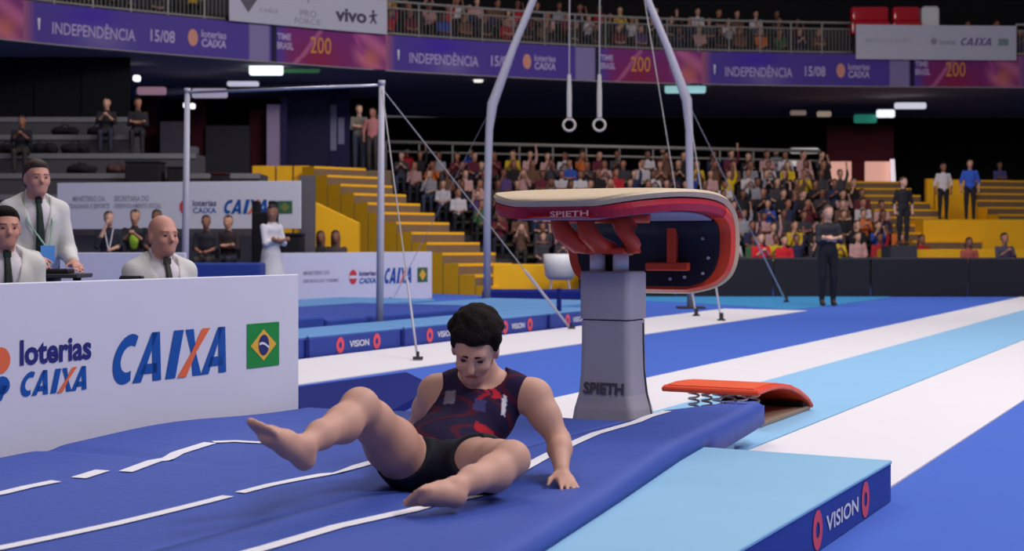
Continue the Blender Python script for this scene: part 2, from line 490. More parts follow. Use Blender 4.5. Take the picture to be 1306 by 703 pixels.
M_wallblack = mat('black_barrier_cloth', (26, 26, 36), .9, .1, 3)
M_void = mat('shade_black_wall', (14, 12, 17), .95, .1, 1)  # near black puts the shade of the void into the wall colour
M_maroon = mat('maroon_curtain', (64, 10, 24), .9, .12, 2)
M_soffit = mat('grey_soffit', (170, 160, 160), .9, .1, .8)
M_rail = mat('galvanised_rail', (150, 146, 140), .5, .06, 8, metal=.2)

def tagS(o): o['kind'] = 'structure'; return o

# ------------------------------------------------------------------ setting
tagS(obj('floor', [(-40, -6, 0), (40, -6, 0), (40, 60, 0), (-40, 60, 0)], [(0, 1, 2, 3)], M_floor))
tagS(obj('wall_back', wbox(-30, 40, 57.0, 57.4, 0, 6.2), BOXF, M_void))

# balcony front: one curve through the hall (px, distance) at constant height
BAL = [(-260, 25.6), (-120, 27.9), (0, 29.6), (165, 31.4), (330, 33.1), (490, 34.9), (650, 36.3), (800, 37.5), (970, 38.15), (1140, 38.5), (1306, 38.7), (1500, 38.8), (1750, 38.8)]
BAL = [(a, b * 1.2) for a, b in BAL]
BZ0, BZ1 = CAMZ + 4.31 * 1.2, CAMZ + 5.17 * 1.2
BQ = np.arange(-460, 1960, 10.0)
BD = np.interp(BQ, [a for a, _ in BAL], [b for _, b in BAL])
BD[BQ < -260] = BD[20] + (BQ[BQ < -260] + 260) * (BD[22] - BD[20]) / 20
for _ in range(60): BD[1:-1] = .25 * BD[:-2] + .5 * BD[1:-1] + .25 * BD[2:]
def bal_xy(px, back=0.0):
    f = lambda q: np.array(((q - CX) / FPX * np.interp(q, BQ, BD), np.interp(q, BQ, BD)))
    p = f(px); t = f(px + 20) - f(px - 20); t /= np.linalg.norm(t)
    n = np.array((-t[1], t[0]))                       # away from the camera
    return p + n * back, t, n
def bal_curve(back, a=-260, b=1750, step=10):
    return [bal_xy(q, back)[0] for q in np.arange(a, b + 1, step)]
def band(c0, c1, z0, z1):                              # closed band between two plan curves
    rings = [[Vector((p[0], p[1], z0)), Vector((q[0], q[1], z0)), Vector((q[0], q[1], z1)), Vector((p[0], p[1], z1))] for p, q in zip(c0, c1)]
    return loft(rings)
v, f = band(bal_curve(.303), bal_curve(14.0), BZ0 + .0, BZ0 + .28)
tagS(obj('ceiling', v, f, M_soffit))
# terraces of the upper stand
upper = thing('upper_stand', (0, 47, 0), 'dark concrete upper stand behind the balcony railing', 'grandstand')
for k in range(5):
    z = BZ0 + .3 + .42 * k
    v, f = band(bal_curve(.5 + .85 * k), bal_curve(.5 + .85 * (k + 1) - .005), BZ0 + .29, z + .42)
    obj('terrace_row', v, f, M_darkgrey, upper)
v, f = band(bal_curve(4.9), bal_curve(5.1), BZ0 + .29, 14)
tagS(obj('wall_upper', v, f, M_void))

# ------------------------------------------------------------------ floor coverings
def flat(name, pts, z, m, label, cat, group=None, th=.012):
    n = len(pts); V = [Vector((p[0], p[1], 0.001)) for p in pts] + [Vector((p[0], p[1], z)) for p in pts]
    F = [tuple(range(n))[::-1], tuple(range(n, 2 * n))] + [(i, (i + 1) % n, n + (i + 1) % n, n + i) for i in range(n)]
    return tag(obj(name, V, F, m), label, cat, group)
def rstrip(s0, s1, d0, d1): return [W(s0, d0), W(s1, d0), W(s1, d1), W(s0, d1)]
flat('runway', rstrip(5.95, 30.6, 2.345, 3.405), .014, M_run, 'light blue vault runway carpet between two white strips', 'runway')
flat('white_carpet', rstrip(5.95, 31.3, 1.44, 2.34), .010, M_white_carpet, 'wide white carpet strip beside runway, ending at light blue landing mat', 'carpet')
flat('white_carpet', rstrip(6.31, 30.2, 3.41, 4.33), .010, M_white_carpet, 'white carpet strip on the runway edge facing the rings', 'carpet')
flat('white_carpet', rstrip(8.0, 22.3, 6.46, 7.86), .010, M_white_carpet, 'white carpet strip along the row of blue logo mats', 'carpet')
tp = [on_floor(*p) for p in ((800, 383.5), (870, 386), (1008, 395.5), (1045, 392), (1135, 380), (1135, 378.6), (800, 378.6))]
flat('teal_carpet', [(p.x, p.y) for p in tp], .006, M_teal, 'teal floor carpet in front of the black barrier', 'carpet')

# ------------------------------------------------------------------ landing mats
def side_logo_map(d, sign=-1):
    return lambda u, v, l: W(u, d + sign * l, v)
def mat_logos(parent, d, s_a, s_b, s_t0, s_t1, zc, r, th):
    mp = side_logo_map(d)
    for s in (s_a, s_b):
        put('ring_logo', ring_shape(.30), (s - r * .85, zc - r, s + r * .85, zc + r), mp, M_redlogo, parent)
    put('lettering', text_shape('VISION', 0, .02), (s_t0, zc - r * .42, s_t1, zc + r * .42), mp, M_whiteprint, parent)
base = thing('landing_mat', W(4.2, 2.9, 0), 'light blue landing mat with royal blue side and red ring logos', 'mat')
obj('mat_top', rbox(1.2, 5.935, 1.36, 4.30, .157, .173), BOXF, M_lightmat, base, bevel=.004)
base_b = obj('mat_body', rbox(1.2, 5.93, 1.364, 4.295, .004, .157), BOXF, M_matside, base)
sA, zA = on_plane(1103, 642, 1.364); sB, zB = on_plane(1042, 678, 1.364)
mat_logos(base_b, 1.364, sA, sB, sB + .11, sA - .11, .080, .070, .1)
mat_logos(base_b, 1.364, sA - 1.7, sB - 1.7, sB - 1.59, sA - 1.81, .080, .070, .1)
ext = tag(obj('filler_mat', rbox(5.95, 6.80, 2.34, 2.60, .015, .105), BOXF, M_lightmat, bevel=.01), 'narrow light blue mat block under the soft mat beside pedestal', 'mat')

# soft blue mat: a bent slab, its outline measured on the floor, with the white lines as raised tapes
DENT = [(at(565, 610, 5.05).x, 5.05, .28, .042), (at(718, 615, 4.97).x, 4.97, .09, .012), (at(600, 600, 4.85).x, 4.85, .30, .010)]
def mat_top(s, d):
    p = W(s, d); z = .240
    z += .034 * math.exp(-((s - 4.85) / .55) ** 2 - ((d - 4.4) / .40) ** 2)
    z += .006 * math.sin(2.1 * s + 1.3 * d) + .004 * math.sin(5.3 * d - 1.7 * s)
    z -= .012 * math.exp(-((s - 4.18 - (4.0 - d) * .10) / .05) ** 2) * (1 if d > 3.0 else 0)
    for x, y, r, a in DENT:
        z -= a * math.exp(-((p.x - x) ** 2 + (p.y - y) ** 2) / r ** 2)
    return z
def d_right(s): return 1.60 + .36 * max(0, (s - 2.2)) / 3.0 + .030 * max(0, s - 4.2) ** 2 - .0 * s if s < 6.4 else 2.105 + .030 * 2.2 ** 2 + .105 * (s - 6.4)
def d_right(s): return float(np.interp(s, [1.2, 2.2, 3.35, 4.5, 5.5, 6.4, 7.0, 7.4], [1.45, 1.60, 1.80, 1.97, 2.13, 2.24, 2.31, 2.37]))
def s_far(d):
    if d < 2.65: return 6.72
    if d < 3.115: return 6.225
    return float(np.interp(d, [3.115, 3.3, 4.36], [6.30, 6.22, 5.95]))
softm = thing('soft_landing_mat', W(4.2, 3.0, 0), 'thick soft royal blue mat with white lines that athlete sits on', 'mat')
NS, ds = 150, []
for a, b, n in ((0, .0, 1),): pass
rows = sorted(set([round(x, 4) for x in np.linspace(2.655, 3.10, 10)] + [round(x, 4) for x in np.linspace(3.13, 4.36, 26)]))
tops, V, F = {}, [], []
NV1 = 16
cols = [('r', j / (NV1 - 1)) for j in range(NV1)] + [('d', x) for x in rows]
# grid: strip between the right edge and d = 2.604, then fixed d columns
def col_d(c, s):
    if c[0] == 'd': return c[1]
    r = d_right(s); return r + (2.655 - r) * c[1]
grid = []
for c in cols:
    sf = (7.34 - .62 * c[1] ** 1.3) if (c[0] == 'r') else s_far(c[1])
    line = []
    for i in range(NS):
        s = 1.3 + (sf - 1.3) * i / (NS - 1); line.append((s, col_d(c, s)))
    grid.append(line)
def slab(glines, edge):
    n, m = len(glines), len(glines[0]); T, B = [], []
    for j, l in enumerate(glines):
        for i, (s, d) in enumerate(l):
            z = mat_top(s, d)
            e = min(1.0, min(abs(d - d_right(s)), 4.36 - d + .0, l[-1][0] - s) / .05)
            z -= .030 * (1 - max(0, e)) ** 2
            T.append(W(s, d, z)); B.append(W(s, d, .1740 - .066 * min(1, max(0, (s - 6.02) / .12))))
    V = T + B; N = n * m; F = []
    for j in range(n - 1):
        for i in range(m - 1):
            a = j * m + i
            F.append((a, a + 1, a + m + 1, a + m)); F.append((N + a, N + a + m, N + a + m + 1, N + a + 1))
    bd = [j * m for j in range(n)][::-1]
    loop = [i for i in range(m)] + [j * m + m - 1 for j in range(1, n)] + [(n - 1) * m + i for i in range(m - 2, -1, -1)] + [j * m for j in range(n - 2, 0, -1)]
    for a, b in zip(loop, loop[1:] + loop[:1]): F.append((a, N + a, N + b, b))
    return V, F
v, f = merge(slab(grid[:NV1], 0), slab(grid[NV1:], 0))
sm = obj('mat_body', v, f, M_softblue, softm, smooth=True)
def tape(name, pts, w=.05):
    """pts: (s, d) along the middle of the line"""
    q = []
    for (s0, d0), (s1, d1) in zip(pts, pts[1:]):
        n = max(2, int(math.hypot(s1 - s0, d1 - d0) / .06))
        q += [(s0 + (s1 - s0) * i / n, d0 + (d1 - d0) * i / n) for i in range(n)]
    q.append(pts[-1]); A, B = [], []
    for i, (s, d) in enumerate(q):
        a, b = q[max(0, i - 1)], q[min(len(q) - 1, i + 1)]
        L = math.hypot(b[0] - a[0], b[1] - a[1]) + 1e-9; nx, ny = -(b[1] - a[1]) / L, (b[0] - a[0]) / L
        for lst, k in ((A, 1), (B, -1)):
            ss, dd = s + nx * w / 2 * k, d + ny * w / 2 * k
            lst.append(W(ss, dd, mat_top(ss, dd) + .004))
    n = len(A)
    obj(name, A + B, [(i, i + 1, n + i + 1, n + i) for i in range(n - 1)], M_whiteline, sm)
def px_sd(*pp):
    out = []
    for px, py in pp:
        p = on_floor(px, py, .242); out.append(SD(p.x, p.y))
    return out
tape('white_line', [(1.5, 2.44)] + px_sd((340, 700), (430, 671), (525, 648), (600, 622), (680, 590), (760, 553)) + [(6.12, 2.59), (6.35, 2.622), (6.60, 2.624)])
tape('white_line', [(1.5, 3.22)] + px_sd((0, 697), (150, 664), (291, 631)))
tape('white_line', px_sd((306, 627), (345, 618), (415, 605), (470, 592), (540, 576)), .045)
tape('white_line', [(2.2, 3.91)] + px_sd((0, 630), (35, 622), (72, 615)), .05)
tape('white_line', px_sd((100, 611), (131, 602)), .06)
tape('white_line', px_sd((160, 603), (215, 584), (268, 568)), .055)
tape('white_line', px_sd((272, 567), (300, 565), (340, 566), (420, 563)), .045)
# faded logo print at the far corner
lm = lambda u, v, l: (lambda p: W(p[0], p[1], mat_top(*p) + .005))((u, v))
put('lettering', text_shape('VISION', 0, .02), (7.02, 2.40, 7.16, 2.47), lambda u, v, l: W(7.12 - (v - 2.40), 2.52 - (u - 7.02), mat_top(7.1, 2.45) + .006), mat('faded_print', (96, 112, 190), .6), sm)

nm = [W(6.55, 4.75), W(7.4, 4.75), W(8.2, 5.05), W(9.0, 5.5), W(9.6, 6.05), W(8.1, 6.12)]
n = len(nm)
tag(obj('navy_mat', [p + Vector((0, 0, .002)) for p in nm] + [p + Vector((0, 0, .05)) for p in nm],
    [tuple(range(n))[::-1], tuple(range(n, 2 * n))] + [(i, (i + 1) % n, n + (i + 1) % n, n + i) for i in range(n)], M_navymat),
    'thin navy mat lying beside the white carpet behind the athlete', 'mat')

# row of logo mats behind the white carpet
edges = [9.10, 10.82, 12.49, 14.20, 15.90, 17.5]
words_mat = ['nearest the front sponsor board', 'below the bar post', 'behind the athlete', 'beside the cable anchor', 'at the far end of the row']
for i in range(5):
    a, b = edges[i] + .012, edges[i + 1] - .012
    t = thing('podium_mat', W((a + b) / 2, 8.4, 0), 'blue logo mat with light blue top, ' + words_mat[i], 'mat', 'logo mats in a row')
    tb_ = obj('mat_body', rbox(a, b, 7.90, 8.70, .002, .19), BOXF, M_matside, t, bevel=.01)
    obj('mat_top', rbox(a + .004, b - .004, 7.905, 8.695, .19, .212), BOXF, mat('light_blue_vinyl_dimmed', (104, 152, 206), .7, spec=.2), t, bevel=.006)  # light blue darkened in the colour for the weaker light on this side
    mp = side_logo_map(7.90)
    obj('strap_tab', rbox(b - .055, b + .0, 7.884, 7.897, .02, .18), BOXF, M_navymat, t)
    mat_logos(tb_, 7.898, a + .50, a + 1.14, a + .66, a + 1.0, .095, .078, .2)
# bigger mats under the high bar
for i, (s0, s1, d0, d1, z, m, lab) in enumerate([
        (11.15, 12.6, 8.98, 11.12, .30, M_softblue, 'wide blue mat under the high bar, behind the logo mats'),
        (12.65, 16.4, 8.98, 11.12, .26, M_softblue, 'wide blue mat beyond the high bar post'),
        (11.5, 13.6, 11.44, 13.2, .26, mat('grey_blue_vinyl', (96, 104, 160), .6), 'grey blue mat in front of the distant low sponsor board'),
        (13.7, 19.0, 11.44, 13.2, .22, mat('light_blue_vinyl_dimmed', (104, 152, 206), .7), 'pale blue mat in front of the yellow stairs'),
        (16.45, 20.2, 8.98, 11.12, .20, mat('light_blue_vinyl_dimmed', (104, 152, 206), .7), 'pale blue mat below the rings')]):
    t = obj('landing_mat', rbox(s0, s1, d0, d1, .003, z), BOXF, m, bevel=.03, seg=2)
    tag(t, lab, 'mat')
p0, p1 = on_floor(615, 381.5), on_floor(745, 381.5)
tag(obj('navy_mat', wbox(p0.x, p1.x + .6, 27.4, 28.6, .003, .17), BOXF, M_navymat, bevel=.02), 'long navy mat at foot of the yellow stairs', 'mat')
# ------------------------------------------------------------------ sponsor boards
def flag(parent, mp, r, prefix=''):
    u0, v0, u1, v1 = r; w, h = u1 - u0, v1 - v0
    parent = put('flag_field', SQ, r, mp, M_green, parent, .003)
    put('flag_diamond', poly_shape([(0, .5), (.5, 0), (1, .5), (.5, 1)]), (u0 + w * .10, v0 + h * .14, u1 - w * .10, v1 - h * .14), mp, M_yellowflag, parent, .005)
    rr = h * .235
    put('flag_disc', disc_shape(), ((u0 + u1) / 2 - rr * .8, (v0 + v1) / 2 - rr, (u0 + u1) / 2 + rr * .8, (v0 + v1) / 2 + rr), mp, M_flagblue, parent, .007)
    put('flag_band', strip_shape([(0, .62), (.3, .66), (.6, .60), (1, .42)], [(0, .50), (.3, .54), (.6, .48), (1, .30)]), ((u0 + u1) / 2 - rr * .75, (v0 + v1) / 2 - rr, (u0 + u1) / 2 + rr * .75, (v0 + v1) / 2 + rr), mp, M_whiteprint, parent, .009)
D1 = 4.45
front = thing('sponsor_board', W(4.3, D1, 0), 'white sponsor board with large blue CAIXA lettering and flag, facing the mat', 'sign board')
fp = obj('panel', rbox(1.6, 6.01, D1, D1 + .035, .01, .915), BOXF, M_white, front, bevel=.004)
obj('foot_rail', rbox(1.6, 6.0, D1 + .035, D1 + .30, .01, .04), BOXF, M_darkgrey, front)
for s in (2.2, 3.6, 5.0, 5.9):
    obj('brace', *merge((rbox(s, s + .03, D1 + .035, D1 + .06, .04, .85), BOXF), tube([W(s + .015, D1 + .05, .8), W(s + .015, D1 + .27, .05)], .012, 6)), M_darkgrey, front)
mp1 = lambda u, v, l: W(u, D1 - l, v)
H = lambda px, py: on_plane(px, py, D1)
r = (H(138, 491)[0], H(298, 473)[1], H(298, 473)[0], H(294, 416)[1])
put('lettering_caixa', CAIXA_B, r, mp1, M_blueprint, fp); put('lettering_caixa_stroke', CAIXA_O, r, mp1, M_orangeprint, fp, .005)
flag(front, mp1, (H(314.5, 468)[0], H(335, 468)[1], H(355.5, 468)[0], H(335, 412)[1]))
put('lettering_loterias', text_shape('loterias', 0, .03), (H(25, 460)[0], H(25, 467)[1], H(116, 455)[0], H(25, 434)[1]), mp1, M_navyprint, fp)
r = (H(23, 508)[0], H(23, 507)[1], H(116, 495)[0], H(115, 466)[1])
put('lettering_caixa', CAIXA_B, r, mp1, M_blueprint, fp); put('lettering_caixa_stroke', CAIXA_O, r, mp1, M_orangeprint, fp, .005)
for px, py, w, h, m in ((0, 460, 25, 36, M_orangeprint), (-26, 462, 24, 36, M_blueprint), (2, 492, 20, 26, M_blueprint), (-26, 497, 22, 30, M_orangeprint)):
    a = H(px - w / 2, py + h / 2); b = H(px + w / 2, py - h / 2)
    put('clover_logo', disc_shape(), (a[0], a[1], b[0], b[1]), mp1, m, fp)
put('clover_stem', poly_shape([(0, 0), (.4, 0), (1, 1), (.3, 1)]), (H(-4, 512)[0], H(-4, 512)[1], H(9, 495)[0], H(5, 492)[1]), mp1, M_blueprint, fp)

D2 = 14.45
b2 = thing('sponsor_board', W(26, D2, 0), 'low white sponsor board with small CAIXA lettering before the yellow stairs', 'sign board')
H2 = lambda px, py: on_plane(px, py, D2)
sr, sl = H2(551, 340)[0], H2(357, 340)[0]
zt = 1.07 - (319.5 - HZ) * at(551, 0, 27.5).y / FPX
b2p = obj('panel', rbox(sl, sr, D2, D2 + .04, .01, .93), BOXF, M_white, b2, bevel=.004)
obj('foot_rail', rbox(sl, sr, D2 + .04, D2 + .3, .01, .04), BOXF, M_darkgrey, b2)
mp2 = lambda u, v, l: W(u, D2 - l * 2, v)
put('lettering_caixa', CAIXA_B, (H2(489, 361)[0], H2(489, 362)[1], H2(527, 361)[0], H2(527, 341)[1]), mp2, M_blueprint, b2p)
put('lettering_caixa_stroke', CAIXA_O, (H2(489, 361)[0], H2(489, 362)[1], H2(527, 361)[0], H2(527, 341)[1]), mp2, M_orangeprint, b2p, .005)
put('flag_patch', SQ, (H2(532, 361)[0], H2(532, 360)[1], H2(545, 361)[0], H2(545, 341)[1]), mp2, M_greenbox, b2p)
put('flag_diamond', poly_shape([(0, .5), (.5, 0), (1, .5), (.5, 1)]), (H2(534, 361)[0], H2(534, 358)[1], H2(543, 361)[0], H2(543, 343)[1]), mp2, M_yellowflag, b2p, .005)
put('clover_logo', disc_shape(), (H2(445, 361)[0], H2(445, 363)[1], H2(455, 361)[0], H2(455, 344)[1]), mp2, M_red, b2p)
put('clover_core', poly_shape([(0, .4), (1, .4), (1, .6), (0, .6)]), (H2(445, 361)[0], H2(445, 363)[1], H2(455, 361)[0], H2(455, 344)[1]), mp2, M_whiteprint, b2p, .005)
put('lettering', text_shape('loterias', 0, .02), (H2(458, 361)[0], H2(458, 352)[1], H2(479, 361)[0], H2(479, 345)[1]), mp2, M_navyprint, b2p)
put('lettering', text_shape('CAIXA', .2, .03), (H2(458, 361)[0], H2(458, 362)[1], H2(479, 361)[0], H2(479, 354)[1]), mp2, M_blueprint, b2p)
for k, (x1, y0, y1) in enumerate(((420, 345, 351), (432, 355, 361))):
    put('lettering', text_shape(('MINISTERIO DO', 'ESPORTE E DO TURISMO')[k], 0, .01), (H2(387, 361)[0], H2(387, y1)[1], H2(x1, 361)[0], H2(x1, y0)[1]), mp2, M_greyprint, b2p)

# raised long board on the front of the side stand
A3, B3 = at(73, 293, 27.6), at(383, 293, 26.6)
u3 = Vector((B3.x - A3.x, B3.y - A3.y, 0)); L3 = u3.length; u3.normalize(); n3 = Vector((u3.y, -u3.x, 0))
b3 = thing('sponsor_board', (A3 + B3) / 2, 'long raised sponsor board with CAIXA lettering on the grey side stand', 'sign board')
ZB0, ZB1 = 1.37, 2.27
b3p = obj('panel', [A3.lerp(B3, t).xy.to_3d() - n3 * y + Vector((0, 0, z)) for z in (ZB0, ZB1) for t, y in ((0, 0), (1, 0), (1, .05), (0, .05))], BOXF, M_white, b3, bevel=.004)
def h3(px):                                            # board coordinate seen at a pixel column
    a = (px - CX) / FPX
    return (a * A3.y - A3.x) / (u3.x - a * u3.y)
mp3 = lambda u, v, l: Vector((A3.x, A3.y, 0)) + u3 * u + n3 * l * 2 + Vector((0, 0, v))
z3 = lambda py: CAMZ + (HZ - py) / FPX * 27.0
for txt, x0, x1, y0, y1, m in (('MINISTERIO DA', 93, 134, 249, 256, M_greyprint), ('CIDADANIA E ESPORTE', 86, 140, 259, 265, M_greyprint), ('SECRETARIA DO', 146, 190, 249, 256, M_greyprint), ('DESENVOLVIMENTO SOCIAL', 146, 206, 259, 265, M_greyprint),
                               ('loterias', 246, 276, 255, 263, M_navyprint), ('CAIXA', 246, 276, 265, 272, M_blueprint)):
    put('lettering', text_shape(txt, 0, .015), (h3(x0), z3(y1), h3(x1), z3(y0)), mp3, m, b3p)
put('clover_logo', disc_shape(), (h3(229), z3(273), h3(242), z3(255)), mp3, M_red, b3p)
put('lettering_caixa', CAIXA_B, (h3(284), z3(273), h3(345), z3(255)), mp3, M_blueprint, b3p)
put('lettering_caixa_stroke', CAIXA_O, (h3(284), z3(273), h3(345), z3(255)), mp3, M_orangeprint, b3p, .005)
put('flag_patch', SQ, (h3(354), z3(273), h3(373), z3(257)), mp3, M_greenbox, b3p)
put('flag_diamond', poly_shape([(0, .5), (.5, 0), (1, .5), (.5, 1)]), (h3(357), z3(271), h3(370), z3(259)), mp3, mat('olive_print', (120, 130, 70), .5), b3p, .005)

# plain low barrier behind the judges
p0, p1 = at(76, 322, 14.0), at(236, 322, 14.0)
bx = tag(obj('plain_barrier', wbox(p0.x, p1.x, 14.0, 14.06, .002, .99), BOXF, M_white, bevel=.005), 'plain lavender white barrier board behind the judges', 'barrier')
p0, p1 = at(236, 336, 21.5), at(332, 336, 21.5)
tag(obj('blue_barrier', wbox(p0.x, p1.x, 21.5, 22.0, .01, .79), BOXF, M_matside, bevel=.03, seg=2), 'blue padded barrier in front of the seated officials', 'barrier')

# ------------------------------------------------------------------ vault table
S0, D0 = 6.47, 2.86
M_cream = mat('cream_leather', (206, 184, 152), .55, .05, 14, .08)
M_orange = mat('orange_vinyl', (232, 74, 44), .4, .05, 10)
M_navyu = mat('dark_navy_shell', (20, 22, 44), .5, .08, 12)
M_ped = mat('grey_pedestal_plastic', (166, 160, 172), .55, .03, 10)
M_neck = mat('light_grey_metal', (226, 226, 226), .4, .03, 10)
table = thing('vault_table', W(S0, D0, 0), 'vault table with cream top, orange tongue and grey pedestal', 'vault table')
PATH = [(-.640, 1.272, .13), (-.632, 1.283, .20), (-.60, 1.300, .275), (-.54, 1.316, .345), (-.42, 1.331, .42), (-.25, 1.342, .462), (-.05, 1.346, .475), (.15, 1.345, .478), (.30, 1.334, .478), (.40, 1.316, .478),
        (.48, 1.285, .478), (.545, 1.235, .478), (.585, 1.170, .475), (.605, 1.10, .470), (.614, 1.03, .466), (.612, .96, .455), (.606, .90, .43), (.600, .855, .38), (.594, .825, .31), (.590, .808, .22)]
def densify(P, k=3):
    a = np.array(P); t = np.arange(len(a)); tt = np.linspace(0, len(a) - 1, (len(a) - 1) * k + 1)
    out = np.stack([np.interp(tt, t, a[:, i]) for i in range(3)], 1)
    for _ in range(2): out[1:-1] = .25 * out[:-2] + .5 * out[1:-1] + .25 * out[2:]
    return out
PD = densify(PATH)
def shell(t0, t1, dw, bulge=0.0, i0=0, i1=None, nw=14):
    """slab between depths t0..t1 under the outer skin, half-width w + dw, rounded edge"""
    P = PD[i0:i1]; rings = []
    for i, (s, z, w) in enumerate(P):
        a, b = P[max(0, i - 1)], P[min(len(P) - 1, i + 1)]
        tx, tz = b[0] - a[0], b[1] - a[1]; L = math.hypot(tx, tz); nx, nz = tz / L, -tx / L      # inward normal
        w = w + dw; ring = []
        for k in range(nw + 1):
            x = -w + 2 * w * k / nw
            ring.append((x, t0 + .010 * (abs(x) / (w + .01)) ** 4))
        ring.append((w + bulge, (t0 + t1) / 2))
        for k in range(nw, -1, -1):
            x = -w + 2 * w * k / nw; ring.append((x, t1))
        ring.append((-w - bulge, (t0 + t1) / 2))
        rings.append([W(S0 + s + nx * q, D0 + .025 + x, z + nz * q) for x, q in ring])
    return loft(rings)
obj('top_pad', *shell(0, .046, 0, .014), M_cream, table, smooth=False)
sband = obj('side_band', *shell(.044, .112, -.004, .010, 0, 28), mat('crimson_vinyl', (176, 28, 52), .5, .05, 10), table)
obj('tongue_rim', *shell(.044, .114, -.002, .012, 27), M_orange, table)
obj('flat_underside', *shell(.108, .122, -.075, 0, 6, 30), mat('lavender_underside', (150, 146, 172), .6), table)
obj('tongue_lining', *shell(.108, .130, -.062, 0, 28, len(PD) - 3), M_navyu, table)
def tp_(s, d, z): return W(S0 + s, D0 + d, z)
# orange lettered bracket on the tongue lining and support arms under the top
for (a, b) in (((.16, .20), (-.02, .16)), ((.16, .02), (-.02, .04)), ((.16, -.14), (-.02, -.02))):
    pass
obj('support_arm', *tube([tp_(-.05, .06, 1.05), tp_(-.15, .13, 1.07), tp_(-.21, .18, 1.13), tp_(-.16, .23, 1.21)], [.034, .046, .050, .040], 10), M_orange, table, smooth=True)
obj('support_arm', *tube([tp_(-.06, -.02, 1.05), tp_(-.16, .01, 1.07), tp_(-.22, .04, 1.13), tp_(-.16, .09, 1.21)], [.034, .046, .050, .040], 10), M_orange, table, smooth=True)
obj('support_arm', *tube([tp_(.02, -.08, 1.05), tp_(-.08, -.13, 1.07), tp_(-.13, -.13, 1.14), tp_(-.08, -.06, 1.215)], [.036, .050, .056, .044], 10), M_orange, table, smooth=True)
obj('support_crossbar', *tube([tp_(-.07, .24, 1.20), tp_(-.07, -.22, 1.20)], .026, 10), M_orange, table, smooth=True)
obj('head_plate', [tp_(s, d, z) for z in (1.025, 1.055) for s, d in ((-.12, -.11), (.10, -.11), (.10, .11), (-.12, .11))], BOXF, M_orange, table, bevel=.008)
obj('tongue_bracket', *merge((fbox(tp_(.455, -.135, 1.06), W(0, 1), W(1, 0), (0, 0, 1), .026, .02, .105), BOXF), (fbox(tp_(.452, -.11, .955), W(0, 1), W(1, 0), (0, 0, 1), .12, .02, .022), BOXF)), M_orange, table, bevel=.006)
def pring(hs, hd, z, ds=0, n=6, rr=.035):
    pts = []
    for cs, cd, a0 in ((1, 1, 0), (-1, 1, 90), (-1, -1, 180), (1, -1, 270)):
        for k in range(n + 1):
            a = math.radians(a0 + 90 * k / n); pts.append(tp_(cs * (hs - rr) + rr * math.cos(a) + ds, cd * (hd - rr) + rr * math.sin(a), z))
    return pts
ped = obj('pedestal', *loft([pring(.150, .185, .0138), pring(.150, .185, .02), pring(.142, .172, .20), pring(.135, .163, .26), pring(.121, .146, .33), pring(.116, .138, .42), pring(.113, .134, .55), pring(.112, .133, .695)]), M_ped, table)
obj('pedestal_head', *loft([pring(.117, .138, .702), pring(.117, .138, .93), pring(.110, .130, .938)]), M_ped, table)
obj('seam', *loft([pring(.108, .129, .690), pring(.108, .129, .706)]), M_darkgrey, table)
for dd in (.062, -.062):
    obj('neck_column', *tube([tp_(-.05, dd, .93), tp_(-.05, dd, 1.03)], .040, 16), M_neck, table, smooth=True)
obj('neck_core', *tube([tp_(.0, 0, .93), tp_(.0, 0, 1.03)], .05, 14), M_black, table, smooth=True)
obj('side_trim', *tube([tp_(.06, -.134, .68), tp_(.065, -.137, .45), tp_(.075, -.150, .32), tp_(.085, -.168, .22)], .006, 6), M_darkgrey, table)
mpp = lambda u, v, l: tp_(-.116 - .030 * max(0, (.42 - v)) / .16 - l, -u, v)
put('lettering', text_shape('SPIETH', 0, .04), (-.104, .335, .112, .392), mpp, M_darkprint, ped, .006)
def mp_band(u, v, l):
    q = 9 + 0 * u
    return None
st = PD[4]
put('lettering', text_shape('SPIETH', 0, .02), (.0, 1.196, .185, 1.222), lambda u, v, l: tp_(-.660 + .55 * (u + .0) ** 2, .025 - u, v + .12 * u * u), mat('pink_print', (206, 150, 160), .5), sband, .012)
for dd, zz in ((-.30, 1.10), (-.33, 1.0), (-.30, .92), (-.2, .90), (.25, .95), (-.12, .89)):
    c = tp_(.468, dd, zz)
    obj('bolt', *tube([c, c - W(.012, 0)], .008, 8), M_steel, table)

# ------------------------------------------------------------------ springboard
sb = thing('springboard', W(8.36, 2.83, 0), 'orange springboard with steel springs behind the vault table', 'springboard')
prof = [(7.775, .232), (7.80, .240), (8.0, .246), (8.2, .240), (8.4, .216), (8.6, .170), (8.78, .110), (8.86, .066), (8.88, .055)]
rings = []
for s, z in prof:
    rings.append([W(s, 2.53, z), W(s, 3.13, z), W(s, 3.13, z - .030), W(s, 2.53, z - .030)])
obj('top_board', *loft(rings), M_orange, sb, bevel=.008)
rings = [[W(s, 2.57, z + .004), W(s, 3.09, z + .004), W(s, 3.09, z - .001), W(s, 2.57, z - .001)] for s, z in prof[1:-1]]
obj('carpet_cover', *loft(rings), mat('orange_carpet', (226, 90, 50), .9, .06, 30), sb)
obj('base_board', rbox(7.86, 8.87, 2.55, 3.11, .016, .042), BOXF, mat('birch_plywood', (150, 128, 112), .6, .08, 12), sb, bevel=.004)
obj('rear_wedge', [W(s, d, z) for d in (2.56, 3.10) for s, z in ((8.74, .042), (8.87, .042), (8.87, .05), (8.74, .075))], [(0, 1, 2, 3), (7, 6, 5, 4), (0, 4, 5, 1), (1, 5, 6, 2), (2, 6, 7, 3), (3, 7, 4, 0)], M_black, sb)
